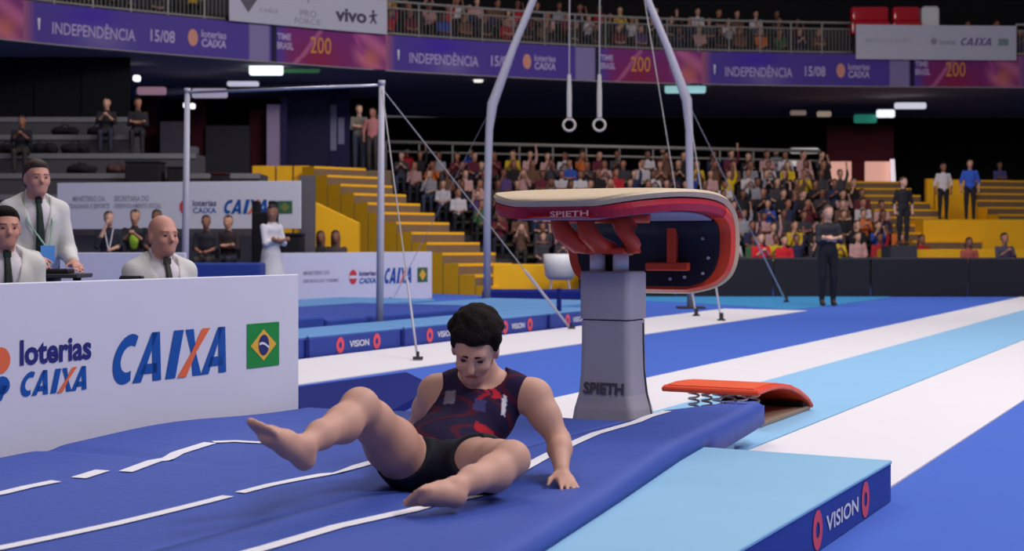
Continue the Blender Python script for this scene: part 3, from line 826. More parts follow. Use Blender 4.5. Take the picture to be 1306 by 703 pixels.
for s in (7.92, 8.14):
    for d in (2.68, 2.83, 2.98):
        pts = [W(s + .030 * math.cos(a), d + .030 * math.sin(a), .042 + .172 * a / (2 * math.pi * 5)) for a in np.linspace(0, 2 * math.pi * 5, 70)]
        obj('spring', *tube(pts, .007, 5), mat('zinc_spring', (206, 206, 210), .4), sb, smooth=True)

# ------------------------------------------------------------------ high bar
hb = thing('high_bar', at(484, 430, 16.0).xy.to_3d(), 'steel high bar with two posts and guy cables', 'high bar')
PA = at(487, 106, 16.0); PB = at(239, 116, 16.8)
for P, bx_ in ((PA, at(484, 430, 16.0)), (PB, at(235, 430, 16.8))):
    base_p = Vector((bx_.x, bx_.y, .0))
    obj('post', *tube([base_p + Vector((0, 0, .002)), base_p.lerp(P, .45), P], [.042, .042, .032], 12), M_steel, hb, smooth=True)
    obj('post_cap', *tube([P - Vector((0, 0, .02)), P + Vector((0, 0, .03))], .040, 10), M_steel, hb, smooth=True)
    obj('post_base', wbox(base_p.x - .075, base_p.x + .075, base_p.y - .075, base_p.y + .075, .001, .02), BOXF, M_darkgrey, hb)
obj('bar', *tube([PB - Vector((0, 0, .02)), PA - Vector((0, 0, .02))], .016, 10), M_chrome, hb, smooth=True)
G1 = on_floor(533, 461); G2 = on_floor(729, 421)
for G, P in ((G1, PA), (G2, PA)):
    q = P - Vector((0, 0, .06))
    obj('guy_cable', *tube([q, q.lerp(G, .74)], .007, 6), M_cable, hb)
    obj('tensioner', *tube([q.lerp(G, .73), q.lerp(G, .75), q.lerp(G, .90), q.lerp(G, .985)], [.010, .020, .018, .012] if G is G2 else [.008, .012, .012, .010], 8), M_steel, hb, smooth=True)
    obj('floor_anchor', *merge((fbox(G + Vector((0, 0, .03)), (1, 0, 0), (0, 1, 0), (0, 0, 1), .045, .035, .012), BOXF), tube([G + Vector((0, 0, .02)), G + Vector((0, 0, .09))], .014, 8)), M_darkgrey, hb)

# ------------------------------------------------------------------ rings frame
YR = 23.7
rf = thing('rings_frame', at(750, 393, YR).xy.to_3d(), 'tall white steel rings frame with bent posts and hanging rings', 'gymnastic rings')
def fr(px, py): return at(px, py, YR)
for pts in (((621, 393), (621.5, 250), (624, 165), (628, 133), (655, 60), (680, 0), (699, -47)), ((881, 393), (880, 250), (879, 165), (876, 128), (852, 62), (826, 0), (806, -47))):
    pp = [fr(*p) for p in pts]; pp[0].z = .002
    obj('post', *tube(pp, [.062, .060, .064, .085, .062, .060, .058], 12), M_steel, rf, smooth=True)
    obj('post_base', wbox(pp[0].x - .22, pp[0].x + .22, YR - .25, YR + .25, .001, .03), BOXF, M_darkgrey, rf)
obj('top_beam', *tube([fr(690, -47), fr(815, -47)], .07, 12), M_steel, rf, smooth=True)
for px in (726, 764.5):
    obj('ring_cable', *tube([fr(px + .6, -45), fr(px, 96)], .013, 6), M_cable, rf)
    obj('ring_strap', *tube([fr(px, 95), fr(px, 122), fr(px, 150)], [.030, .042, .040], 8), mat('white_webbing', (196, 190, 186), .7), rf)
    obj('gym_ring', *torus(fr(px, 159.5), (1, 0, 0), (0, 0, 1), .098, .021), mat('pale_birch', (198, 188, 176), .5), rf, smooth=True)
for a, G in ((fr(877, 130), on_floor(1003, 386)), (fr(877, 130), on_floor(920, 410)), (fr(628, 135), on_floor(498, 388)), (fr(822, 0), on_floor(888, 404))):
    obj('guy_cable', *tube([a, a.lerp(G, .97)], .004 if G.x < -1 else .008, 6), M_cable, rf)
    obj('tensioner', *tube([a.lerp(G, .66), a.lerp(G, .985)], .006 if G.x < -1 else .014, 6), M_steel, rf)
    obj('floor_anchor', *merge((fbox(G + Vector((0, 0, .0218)), (1, 0, 0), (0, 1, 0), (0, 0, 1), .05, .04, .012), BOXF), tube([G + Vector((0, 0, .02)), G + Vector((0, 0, .12))], .03, 8)), M_darkgrey, rf)
a, b = on_floor(713, 418), at(713, 368, on_floor(713, 418).y)
tag(obj('floor_pole', *merge(tube([a + Vector((0, 0, .003)), b], .032, 10), (fbox(a + Vector((0, 0, .012)), (1, 0, 0), (0, 1, 0), (0, 0, 1), .09, .09, .009), BOXF)), M_navymat), 'short navy pole beside the cable anchor', 'pole')
# ------------------------------------------------------------------ black barrier in front of the lower stand
bw = thing('barrier_wall', at(1100, 378, 29.0), 'low black cloth barrier wall in front of the crowd', 'barrier')
x0 = at(738, 0, 29.0).x
while x0 < 16:
    obj('barrier_panel', wbox(x0 + .01, x0 + 1.98, 29.0, 29.09, .003, .765), BOXF, M_wallblack, bw, bevel=.012)
    x0 += 2.0
obj('top_ledge', wbox(at(738, 0, 29.0).x, 16.2, 29.0, 29.35, .765, .80), BOXF, M_darkgrey, bw)

# ------------------------------------------------------------------ lower stand: concrete rows, back rail
ROWY, ROWZ, NROW = 36.4, .05, 9
def row_pos(k): return ROWY + .80 * k, ROWZ + .318 * k
gs = thing('lower_stand', (4, 36, 0), 'dark concrete lower stand under the seated crowd', 'grandstand')
T1, B1 = at(385, 213, 34.5), Vector((at(628, 370, 29.4).x, 29.4, .20))
T2, B2 = at(1062, 232, 43.2), Vector((at(1205, 318, 36.2).x, 36.2, .5))
def stair_right(Y):
    d = Vector((B1.x - T1.x, B1.y - T1.y)).normalized(); w = Vector((-d.y, d.x)) * 1.55
    if w.y < 0: w = -w
    return T1.x + w.x + d.x / d.y * (Y - T1.y - w.y)
def stair2_left(Y): return T2.x + (B2.x - T2.x) * (Y - T2.y) / (B2.y - T2.y)
ROWL = [690, 662, 634, 608, 584, 562, 541, 522, 506]
ROWR = [0] * 9
for k in range(NROW):
    Y, z = row_pos(k)
    xl = at(ROWL[k] - 14, 0, Y).x; xr = stair2_left(Y + .46) - .04
    ROWR[k] = CX + FPX * (xr - .15) / Y
    obj('terrace_row', wbox(xl, xr, Y - .40, Y + (.395 if k < NROW - 1 else 1.8), .003, z), BOXF, M_darkgrey, gs)
    if k < NROW:
        obj('bench', wbox(xl + .2, xr - .2, Y + .08, Y + .31, z + .355, z + .401), BOXF, mat('worn_bench', (96, 84, 52), .8, .15, 3), gs)
br = thing('stand_rail', at(770, 190, 44.0), 'long grey pipe rail along the back of the crowd', 'railing')
ra, rb = at(492, 182, 44.0), at(1046, 195, 44.0)
za, zb = CAMZ + (HZ - 181) / FPX * 44, CAMZ + (HZ - 193) / FPX * 44
obj('top_rail', *tube([Vector((ra.x, 44, za)), Vector((rb.x, 44, zb))], .055, 8), M_rail, br, smooth=True)
obj('mid_rail', *tube([Vector((ra.x, 44, za - .30)), Vector((rb.x, 44, zb - .30))], .035, 8), M_rail, br, smooth=True)
for i in range(14):
    t = i / 13; x = ra.x + (rb.x - ra.x) * t; zt_ = za + (zb - za) * t
    obj('rail_post', *tube([Vector((x, 44, 2.60)), Vector((x, 44, zt_))], .03, 6), M_rail, br)

# ------------------------------------------------------------------ yellow aisle stairs
def stairs(label, top, bot, n, width, flank_to=0.003, group='yellow aisle stairs'):
    """top, bot: near-left edge of the flight; risers face the descent, the yellow flank faces the camera side"""
    t = thing('aisle_stairs', (bot.x, bot.y, 0), label, 'stairs', group)
    dv = Vector((bot.x - top.x, bot.y - top.y, 0)); run = dv.length / n; dv.normalize()
    wv = Vector((-dv.y, dv.x, 0))
    if wv.y < 0: wv = -wv
    for i in range(n):
        z = top.z + (bot.z - top.z) * i / (n - 1)
        a = Vector((top.x, top.y, 0)) + dv * (run * i + .012); b = Vector((top.x, top.y, 0)) + dv * (run * (i + 1) - .012)
        q = [a, b, b + wv * width, a + wv * width]
        V = [p + Vector((0, 0, flank_to)) for p in q] + [p + Vector((0, 0, z - .055)) for p in q]
        obj('step', V, BOXF, [M_brown, M_yellow], t, midx=[0, 0, 1, 0, 0, 0])
        # nosing: yellow strip around the tread
        V = [p + Vector((0, 0, z - .055)) for p in q] + [p + Vector((0, 0, z)) for p in q]
        obj('nosing', V, BOXF, M_yellow, t)
    return t, dv, wv, run
stairs('yellow sided stairs descending between the sponsor boards and the crowd', T1, B1, 13, 1.55)
ST2 = stairs('yellow stairs descending at the end of the crowd, white jacketed man beside them', T2, B2, 12, 2.0)
T3, B3_ = at(1196, 230, 43.6), Vector((at(1380, 330, 37.0).x, 37.0, .40))
stairs('yellow stairs descending beyond the man in blue shirt', T3, B3_, 13, 3.2)
T3L = thing('upper_landing', (at(1275, 0, 48).x, 48, 0), 'dark landing block above the far yellow stairs', 'landing')
obj('landing_block', wbox(at(1225, 0, 48).x, at(1400, 0, 48).x, 47.6, 49.5, .003, 2.2), BOXF, M_darkgrey, T3L)
obj('landing_edge', wbox(at(1225, 0, 48).x, at(1400, 0, 48).x, 47.55, 47.6, 2.1, 2.21), BOXF, M_brown, T3L)
# landing parapets
def yellow_box(v, label, name='yellow_parapet', seams=None, m=None):
    return tag(obj(name, v, BOXF, m or M_yellow, bevel=.01), label, 'parapet')
par = thing('yellow_parapet', at(360, 240, 35), 'yellow parapet panels at the top of stairs by the lavender pillar', 'parapet')
for i, (a, b) in enumerate(((322, 352), (353, 374), (375, 396))):
    pa, pb = at(a, 0, 34.8), at(b, 0, 34.8)
    obj('parapet_panel', wbox(pa.x, pb.x - .03, 34.8, 35.0, .8, CAMZ + (HZ - 211.5) / FPX * 34.8), BOXF, M_yellow, par)
obj('landing', wbox(at(322, 0, 34.8).x, at(500, 0, 36.4).x, 36.0, 36.95, 2.2, 2.96), BOXF, M_brown, par)
pa, pb = at(402, 0, 28.9), at(457, 0, 28.9)
tz = CAMZ + (HZ - 258) / FPX * 28.9
yellow_box([Vector((pa.x, 28.9, .003)), Vector((pb.x, 28.9, .003)), Vector((pb.x, 29.3, .003)), Vector((pa.x, 29.3, .003)), Vector((pa.x, 28.9, tz)), Vector((pb.x, 28.9, tz - .42)), Vector((pb.x, 29.3, tz - .42)), Vector((pa.x, 29.3, tz))], 'yellow parapet with sloping top behind the low sponsor board')
yellow_box(wbox(at(1183, 0, 41.55).x, at(1192, 0, 41.55).x, 41.6, 41.85, .5, CAMZ + (HZ - 228) / FPX * 41.6), 'yellow wall panel between the two flights of stairs')
yellow_box(wbox(at(1193, 0, 41.6).x, at(1240, 0, 41.6).x, 41.6, 41.8, .5, CAMZ + (HZ - 230) / FPX * 41.7), 'wide yellow wall behind the man in blue shirt')
obj_ = tag(obj('stand_floor_slab', wbox(at(1178, 0, 38.4).x, at(1330, 0, 38.4).x, 38.4, 41.5, .003, 1.75), BOXF, M_yellow, bevel=.01), 'yellow painted slab below the two standing men', 'slab')
tag(obj('yellow_slab', wbox(at(1128, 0, 35.2).x, at(1400, 0, 35.2).x, 35.2, 35.9, .003, .95), BOXF, M_yellow, bevel=.01), 'long low yellow wall behind the black barrier below the stairs', 'parapet')
tag(obj('yellow_slab', wbox(at(629, 0, 29.55).x, at(738, 0, 29.55).x, 29.55, 29.8, .003, .66), BOXF, M_yellow, bevel=.01), 'low yellow wall behind the vault pedestal and white chair', 'parapet')
col_ = at(392, 0, 27.3)
tagS(obj('trim_1', wbox(col_.x - .13, col_.x + .13, 27.2, 27.5, .003, 2.4), BOXF, M_grey))

# ------------------------------------------------------------------ grey side stand behind the raised board
ss = thing('side_stand', at(160, 300, 28.2), 'grey concrete side stand with nearly empty rows', 'grandstand')
for k in range(6):
    Y, z = 27.9 + .95 * k, 1.25 + .48 * k + (.35 if k else 0)
    xr_ = at((384, 332, 332, 250, 170, 165)[k], 0, Y).x
    obj('terrace_row', wbox(at(-90, 0, Y).x, xr_, Y, Y + (.945 if k < 5 else 1.2), .003, z), BOXF, mat('stand_riser', (74, 72, 80), .9, .12, 2), ss)
    if k: obj('row_edge', wbox(at(-90, 0, Y).x, xr_, Y - .03, Y - .001, z - .10, z + .01), BOXF, mat('stand_edge', (118, 116, 122), .9, .1, 2), ss)
dark_cloth = tag(obj('black_curtain', *merge(*[(fbox(Vector((at(-60 + 30 * i, 0, 39.0).x, 39.0 + (.06 if i % 2 else 0), 4.82)), (1, 0, 0), (0, 1, 0), (0, 0, 1), .325, .05, 1.41), BOXF) for i in range(8)]), M_black), 'large black curtain hung under the balcony above the grey stand', 'curtain')
# concourse under the balcony
tagS(obj('wall_left', wbox(at(165, 0, 50).x, at(480, 0, 50).x, 50.0, 50.3, 0, 6.2), BOXF, mat('dark_concourse_wall', (30, 24, 32), .9, .2, 1)))
def hanging(name, px0, px1, py0, py1, Y, m, label, cat, th=.15, down=True):
    Y = Y * 1.2 if Y > 35 else Y
    a, b = at(px0, py1, Y), at(px1, py0, Y)
    if down: a.z = .003
    return tag(obj(name, wbox(a.x, b.x, Y, Y + th, a.z, b.z), BOXF, m, bevel=.01), label, cat)
hanging('maroon_curtain', 172, 200, 118, 182, 37.5, M_maroon, 'maroon curtain beside the black curtain', 'curtain')
hanging('maroon_curtain', 244, 262, 122, 200, 37.5, M_maroon, 'narrow maroon curtain beside the high bar post', 'curtain')
hanging('maroon_curtain', 318, 338, 140, 205, 37.6, M_maroon, 'maroon curtain next to the lavender pillar', 'curtain')
hanging('maroon_curtain', 1055, 1140, 160, 203, 43.0, M_maroon, 'dark maroon curtain above the lit doorway', 'curtain')
hanging('lavender_pillar', 340, 358, 133, 210, 37.0, mat('lavender_paint', (176, 156, 190), .8, .05, 2), 'pale lavender pillar at top of the yellow stairs', 'pillar', .4)
hanging('partition_wall', 364, 420, 118, 212, 38.2, mat('navy_panel_paint', (44, 40, 74), .85, .08, 2), 'tall navy wall panel behind the yellow stairs', 'panel')
hanging('navy_post', 358, 366, 125, 212, 36.9, mat('indigo_paint', (44, 38, 84), .8), 'narrow indigo post attached to the lavender pillar', 'post')
hanging('white_banner', 421, 429, 134, 192, 38.56, mat('banner_lilac', (150, 146, 180), .8), 'white hanging cloth strip beside navy wall panel', 'banner', .05, False)
hanging('white_banner', 431, 439, 150, 184, 38.56, mat('banner_lilac', (150, 146, 180), .8), 'shorter white hanging cloth strip by the navy wall panel', 'banner', .05, False)
hanging('navy_post', 420, 446, 112, 212, 38.6, mat('indigo_paint', (44, 38, 84), .8), 'wide indigo post behind the hanging white strips', 'post')
hanging('grey_booth', 204, 236, 155, 196, 36.2, mat('booth_grey', (78, 70, 84), .8, .1, 2), 'grey booth beside the high bar post', 'booth', .6)
hanging('grey_partition', 262, 318, 160, 212, 37.3, mat('partition_grey', (52, 50, 58), .85, .15, 2), 'dark grey partition between the maroon curtains', 'partition')
hanging('lit_doorway', 1060, 1086, 206, 230, 42.5, mat('peach_lit_wall', (236, 176, 160), .8, emit=((236, 176, 160), .55)), 'peach lit doorway beside the end of the crowd', 'doorway')
hanging('lit_doorway', 1104, 1135, 206, 230, 42.5, mat('peach_lit_wall', (236, 176, 160), .8, emit=((236, 176, 160), .55)), 'peach lit doorway above the yellow stairs', 'doorway')
v = [at(1136, 203, 50.8), at(1141, 203, 50.8), at(1148, 226, 50.8), at(1140, 229, 50.8)]; v[2].z = v[3].z = .003
tag(obj('lit_panel', [p for p in v] + [p + Vector((0, .1, 0)) for p in v], BOXF, mat('bright_lit_wall', (240, 226, 236), .8, emit=((240, 226, 236), .7))), 'slanted bright panel next to the peach doorway', 'panel')
hanging('pale_block', 240, 250, 187, 196.2, 30.8, M_grey, 'pale box on the grey stand beside the high bar post', 'box', .3, False)

# things left on the grey side stand
def side_row(k): return 27.9 + .95 * k, 1.25 + .48 * k + (.35 if k else 0)
def bag(px, k, w, h, m, label, cat='bag'):
    Y, z = side_row(k); Y += .35; x = (px - CX) / FPX * Y; b = Body(); q = random.Random(px)
    for i in range(7):
        b.ell((x + q.uniform(-.4, .4) * w, Y + q.uniform(-.06, .06), z + h * q.uniform(.45, .6)), (w * q.uniform(.14, .26), .14, h * q.uniform(.26, .42)), None, 0, .05)
    b.cone((x - w * .42, Y, z + h * .26), (x + w * .42, Y, z + h * .26), h * .25, h * .25, 0, .05)
    b.chain([(x - w * .2, Y, z + h * .8), (x - w * .1, Y, z + h * 1.15), (x + w * .12, Y, z + h * 1.1), (x + w * .2, Y, z + h * .75)], [.022] * 4, 0, .01)
    o = body_mesh('bag', b, .03, m, None, (x, Y, z)); zmin = min(v.co.z for v in o.data.vertices); o.location.z -= zmin + .002
    return tag(o, label, cat, None)
M_bag = mat('dark_bag_cloth', (24, 22, 28), .9)
bag(54, 3, .62, .30, M_bag, 'dark bag on the grey stand beside the seated dark figure')
bag(97, 3, .58, .28, M_bag, 'dark bag in the middle of an empty grey row')
bag(124, 4, .40, .26, M_bag, 'small dark bag below the black curtain')
bag(83, 4, .55, .24, M_bag, 'dark bag on a high grey row near the black curtain')
bag(104, 2, .62, .22, M_bag, 'dark bundle on a low grey row above the raised sponsor board')
bag(10, 3, .6, .26, M_bag, 'dark bag at the near end of the grey row behind the judges')
bag(150, 2, .45, .24, mat('rust_bag_cloth', (74, 50, 48), .9), 'brown bag on the low grey row beside the long equipment case')
# dark equipment cases on the low grey row
for (a, b, y0, y1, lab) in ((159, 204, 205, 221, 'long black equipment case behind the raised sponsor board'), (212, 234, 212, 232, 'black equipment case next to the high bar post'), (268, 288, 220, 231, 'small dark case with maroon top on the grey stand')):
    Yc, zc = side_row(1); Yc += .2; pa, pb = at(a, y1, Yc), at(b, y0, Yc); pa.z = zc + .125 + .001
    c = thing('equipment_case', pa.lerp(pb, .5), lab, 'case')
    obj('case_body', wbox(pa.x, pb.x, Yc, Yc + .5, pa.z - .12, pb.z - .05), BOXF, M_bag, c, bevel=.03)
    obj('case_lid', wbox(pa.x - .01, pb.x + .01, Yc - .01, Yc + .51, pb.z - .05, pb.z), BOXF, M_maroon if 'maroon' in lab else M_wallblack, c, bevel=.02)

# ------------------------------------------------------------------ balcony banner with printed design
def design(u):                                          # u: metres along the banner, one repeat every 8.3 m
    return (u % 8.3) / 8.3
bx_px = np.arange(-260, 1751, 4.0)
pts = np.array([bal_xy(q)[0] for q in bx_px]); arc = np.concatenate([[0], np.cumsum(np.linalg.norm(np.diff(pts, axis=0), axis=1))])
arc_of = lambda px: float(np.interp(px, bx_px, arc)); px_of = lambda a: float(np.interp(a, arc, bx_px))
U0 = arc_of(30)
PERIOD = arc_of(492) - U0
def c3(*c): return np.array(lin(c))
P_IND, P_VIO, P_DK, P_LAV, P_MAG, P_RED, P_ORG, P_PNK = c3(58, 34, 150), c3(84, 66, 150), c3(44, 24, 92), c3(140, 128, 176), c3(150, 48, 130), c3(140, 30, 72), c3(214, 116, 86), c3(190, 100, 150)
def smooth(a, b, x): t = min(1, max(0, (x - a) / (b - a))); return t * t * (3 - 2 * t)
def banner_color(a, v):
    """a in repeats, v 0..1 from the bottom"""
    t = a % 1.0; rep = math.floor(a)
    c = P_VIO * .75 + P_IND * .25
    c = c + (P_IND * 1.3 - c) * math.exp(-((t - .17) / .07) ** 2 - ((v - .75) / .35) ** 2)
    c = c + (P_LAV - c) * .45 * math.exp(-((t - .20) / .06) ** 2 - ((v - .2) / .3) ** 2)
    if .595 < t < .655: c = P_LAV * .9
    if abs(t - .665) < .006: c = P_DK * .4
    if t >= .67: c = c + (P_MAG * .6 + P_DK * .4 - c) * smooth(.67, .72, t)
    if t > .70:
        k = abs((t - .80) / .12); c = c + (P_RED - c) * max(0, 1 - k) * smooth(1, .2, v)
        if abs(v - (t - .73) / .07 * .9) < .10 and t < .81: c = P_PNK * .8
        c = c + (P_PNK - c) * smooth(.885, .93, t) * (.55 + .45 * math.sin(v * 9 + t * 60))
        c = c + (P_ORG - c) * .7 * math.exp(-((t - .955) / .03) ** 2 - ((v - .3) / .3) ** 2)
    elif t < .03: c = c + (P_ORG - c) * (1 - t / .03) * .5
    return np.clip(c * 1.1, 0, 1)
M_banner = mat_attr('printed_banner_vinyl', rough=.6)
def bal_map(a_m, z, l):
    p, t, n = bal_xy(px_of(a_m)); q = p - n * l
    return Vector((q[0], q[1], z))
names_b = {-1: 'left of', 0: 'ahead'}
rep_lab = ['purple printed balcony banner running behind the pale hanging board with black emblem', 'purple printed balcony banner behind the rings and bent posts', 'purple printed balcony banner below the white CAIXA hanging board']
for rep in range(0, 3):
    a0 = U0 + (rep - (.28 if rep == 0 else 0)) * PERIOD; a1 = U0 + (rep + 1) * PERIOD if rep < 2 else U0 + 3.45 * PERIOD
    if rep == 0: a0 = U0 - .5 * PERIOD
    nU, nV = int((a1 - a0) / .055), 14
    t = thing('balcony_banner', bal_map((a0 + a1) / 2, BZ0, 0), rep_lab[rep], 'banner', 'printed balcony banners')
    V, colr = [], []
    for i in range(nU + 1):
        a = a0 + (a1 - a0) * i / nU
        for j in range(nV + 1):
            V.append(bal_map(a, BZ0 + (BZ1 - BZ0) * j / nV, 0)); colr.append(banner_color((a - U0) / PERIOD, j / nV))
    F = [(i * (nV + 1) + j, (i + 1) * (nV + 1) + j, (i + 1) * (nV + 1) + j + 1, i * (nV + 1) + j + 1) for i in range(nU) for j in range(nV)]
    nb = len(V)
    back = [bal_map(a0 + (a1 - a0) * i / nU, z, -.04) for i in range(nU + 1) for z in (BZ0, BZ1)]
    o = obj('banner_sheet', V, F, M_banner, t); sheet = o
    at_ = o.data.color_attributes.new('paint', 'FLOAT_COLOR', 'POINT')
    at_.data.foreach_set('color', np.concatenate([np.array(colr), np.ones((len(colr), 1))], 1).ravel().astype(np.float32))
    bv, bf = loft([[bal_map(a0 + (a1 - a0) * i / nU, z, -y) for y, z in ((.01, BZ0 - .03), (.30, BZ0 - .03), (.30, BZ1), (.01, BZ1))] for i in range(0, nU + 1, 8)])
    obj('fascia_beam', bv, bf, M_soffit, t)
    A = lambda q: U0 + (rep + q) * PERIOD
    zz = lambda q: BZ0 + (BZ1 - BZ0) * q
    M_bt = mat('lilac_print', (190, 172, 214), .6)
    for r_ in ([rep] if rep < 2 else [rep, rep + 1]):
        A = lambda q: U0 + (r_ + q) * PERIOD
        if A(.30) < a1: put('lettering', text_shape('INDEPENDÊNCIA', 0, .01), (A(.072), zz(.24), A(.285), zz(.62)), bal_map, M_bt, sheet, .012)
        put('lettering', text_shape('15/08', 0, .02), (A(.325), zz(.28), A(.39), zz(.60)), bal_map, M_bt, sheet, .012)
        put('logo_disc', disc_shape(), (A(.425), zz(.25), A(.452), zz(.70)), bal_map, mat('peach_print', (220, 150, 130), .6), sheet, .012)
        put('lettering', text_shape('loterias', 0, .02), (A(.462), zz(.50), A(.53), zz(.70)), bal_map, M_bt, sheet, .012)
        put('lettering', text_shape('CAIXA', .1, .03), (A(.462), zz(.25), A(.53), zz(.47)), bal_map, M_bt, sheet, .012)
        put('lettering', text_shape('TIME', 0, .03), (A(.675), zz(.62), A(.715), zz(.80)), bal_map, M_bt, sheet, .012)
        put('lettering', text_shape('BRASIL', 0, .03), (A(.675), zz(.36), A(.722), zz(.56)), bal_map, M_bt, sheet, .012)
        put('lettering', text_shape('200', 0, .0), (A(.772), zz(.32), A(.834), zz(.78)), bal_map, mat('amber_print', (226, 150, 60), .6), sheet, .012)
        put('accent_mark', poly_shape([(.3, 0), (.7, 0), (1, 1), (0, 1)]), (A(.035), zz(.3), A(.042), zz(.6)), bal_map, M_whiteprint, sheet, .012)
        put('accent_mark', poly_shape([(0, .9), (.25, 1), (.9, .1), (.7, 0)]), (A(.90), zz(.35), A(.94), zz(.95)), bal_map, mat('magenta_print', (176, 70, 150), .6), sheet, .012)

# hanging boards over the railing
def hung_board(px0, px1, z0, z1, label):
    a0, a1 = arc_of(px0), arc_of(px1); t = thing('hanging_board', bal_map((a0 + a1) / 2, z0, .1), label, 'banner')
    n = 12
    v, f = loft([[bal_map(a0 + (a1 - a0) * i / n, z, l) for z, l in ((z0, .10), (z0, .14), (z1, .14), (z1, .10))] for i in range(n + 1)])
    hp_ = obj('panel', v, f, mat('hung_board_white', (196, 196, 212), .6, .02, 4), t)
    return hp_, a0, a1
def zpx(px, py): return CAMZ + (HZ - py) / FPX * bal_xy(px)[0][1]
z0, z1 = zpx(400, 37), zpx(400, -8)
hbL, a0, a1 = hung_board(290, 491, z0, z1, 'pale hanging board with dark vivo lettering over the balcony railing')
ax_ = lambda px: arc_of(px)
M_vivo = mat('charcoal_print', (70, 62, 92), .6)
put('lettering', text_shape('vivo', 0, .035), (ax_(425), zpx(440, 29), ax_(465), zpx(440, 12)), bal_map, M_vivo, hbL, .145)
put('figure_logo', poly_shape([(.35, .78), (.65, .78), (.65, 1), (.35, 1)], [(0, .45), (1, .6), (.95, .72), (.0, .6)], [(.3, .3), (.7, .3), (.65, .75), (.35, .75)], [(.05, 0), (.3, 0), (.55, .32), (.35, .34)], [(.7, 0), (.95, 0), (.68, .36), (.45, .32)]), (ax_(468), zpx(474, 31), ax_(479), zpx(474, 14)), bal_map, M_vivo, hbL, .145)
put('lettering', text_shape('PRO', 0, .01), (ax_(380), zpx(390, 22.5), ax_(401), zpx(390, 14)), bal_map, M_greyprint, hbL, .145)
put('lettering', text_shape('FORCE', 0, .01), (ax_(373), zpx(390, 32), ax_(406), zpx(390, 24.5)), bal_map, M_greyprint, hbL, .145)
put('crest', poly_shape([(.5, 0), (1, 1), (0, 1)]), (ax_(388), zpx(390, 7), ax_(393), zpx(390, -4)), bal_map, M_greyprint, hbL, .145)
put('emblem', poly_shape([(.5, 0), (1, .8), (.85, 1), (.5, .7), (.15, 1), (0, .8)]), (ax_(302), zpx(314, 17), ax_(326), zpx(314, -6)), bal_map, mat('graphite_print', (96, 92, 104), .6), hbL, .145)
put('lettering', text_shape('CABLE', 0, .01), (ax_(328), zpx(340, 17), ax_(352), zpx(340, 12)), bal_map, M_greyprint, hbL, .145)
z0, z1 = zpx(1190, 77), zpx(1190, 33)
hbR, a0, a1 = hung_board(1090, 1294, z0, z1, 'white hanging board with faint CAIXA lettering over the balcony railing')
M_faint = mat('faint_navy_print', (112, 104, 158), .6)
put('lettering_caixa', CAIXA_B, (ax_(1222), zpx(1240, 59), ax_(1265), zpx(1240, 49)), bal_map, M_faint, hbR, .145)
put('lettering_caixa_stroke', CAIXA_O, (ax_(1222), zpx(1240, 59), ax_(1265), zpx(1240, 49)), bal_map, M_faint, hbR, .147)
put('clover_logo', disc_shape(), (ax_(1185), zpx(1190, 58), ax_(1193), zpx(1190, 49)), bal_map, M_greyprint, hbR, .145)
put('lettering', text_shape('loterias', 0, .02), (ax_(1196), zpx(1200, 58), ax_(1217), zpx(1200, 51)), bal_map, M_greyprint, hbR, .145)
put('flag_patch', SQ, (ax_(1271), zpx(1270, 59), ax_(1284), zpx(1270, 50)), bal_map, mat('faint_green_print', (128, 150, 150), .6), hbR, .145)
put('lettering', text_shape('MINISTERIO DO ESPORTE', 0, .01), (ax_(1102), zpx(1130, 55), ax_(1160), zpx(1130, 50)), bal_map, mat('pale_print', (172, 172, 190), .6), hbR, .145)

# ------------------------------------------------------------------ balcony railing: posts, rails and bars
zr0, zr1 = BZ1 + .06, BZ1 + 1.02
def railing(px0, px1, label, pitch_px=10.5):
    a0, a1 = arc_of(px0), arc_of(px1); t = thing('balcony_railing', bal_map((a0 + a1) / 2, BZ1, 0), label, 'railing')
    n = max(4, int((a1 - a0) / .6)); L = [a0 + (a1 - a0) * i / n for i in range(n + 1)]
    obj('top_rail', *tube([bal_map(a, zr1, -.05) for a in L], .038, 8), M_rail, t, smooth=True)
    obj('mid_rail', *tube([bal_map(a, zr1 - .20, -.05) for a in L], .026, 6), M_rail, t, smooth=True)
    obj('bottom_rail', *tube([bal_map(a, zr0, -.05) for a in L], .034, 6), M_rail, t, smooth=True)
    k = 0; a = a0; first = None; firstp = None
    bar_me = None
    while a <= a1:
        big = (k % 9 == 0); lo, hi, r_ = (BZ1 - .002, zr1 + .02, .030) if big else (zr0, zr1 - .2, .010)
        c = bal_map(a, 0, -.05)
        if big:
            if firstp is None:
                firstp = obj('rail_post', *tube([c + Vector((0, 0, lo)), c + Vector((0, 0, hi))], r_, 6), M_rail, t); cp = c
            else:
                o = firstp.copy(); COL.objects.link(o); o.location = c - cp
        else:
            if first is None:
                first = obj('baluster', *tube([c + Vector((0, 0, lo)), c + Vector((0, 0, hi))], r_, 4), M_rail, t); cf = c
            else:
                o = first.copy(); COL.objects.link(o); o.location = c - cf
        a += .115; k += 1
railing(-30, 288, 'balcony railing with thin bars before the first pale hanging board')
railing(494, 1088, 'long balcony railing with thin bars in front of the upper crowd')
railing(1297, 1400, 'short end of balcony railing past the white hanging board')

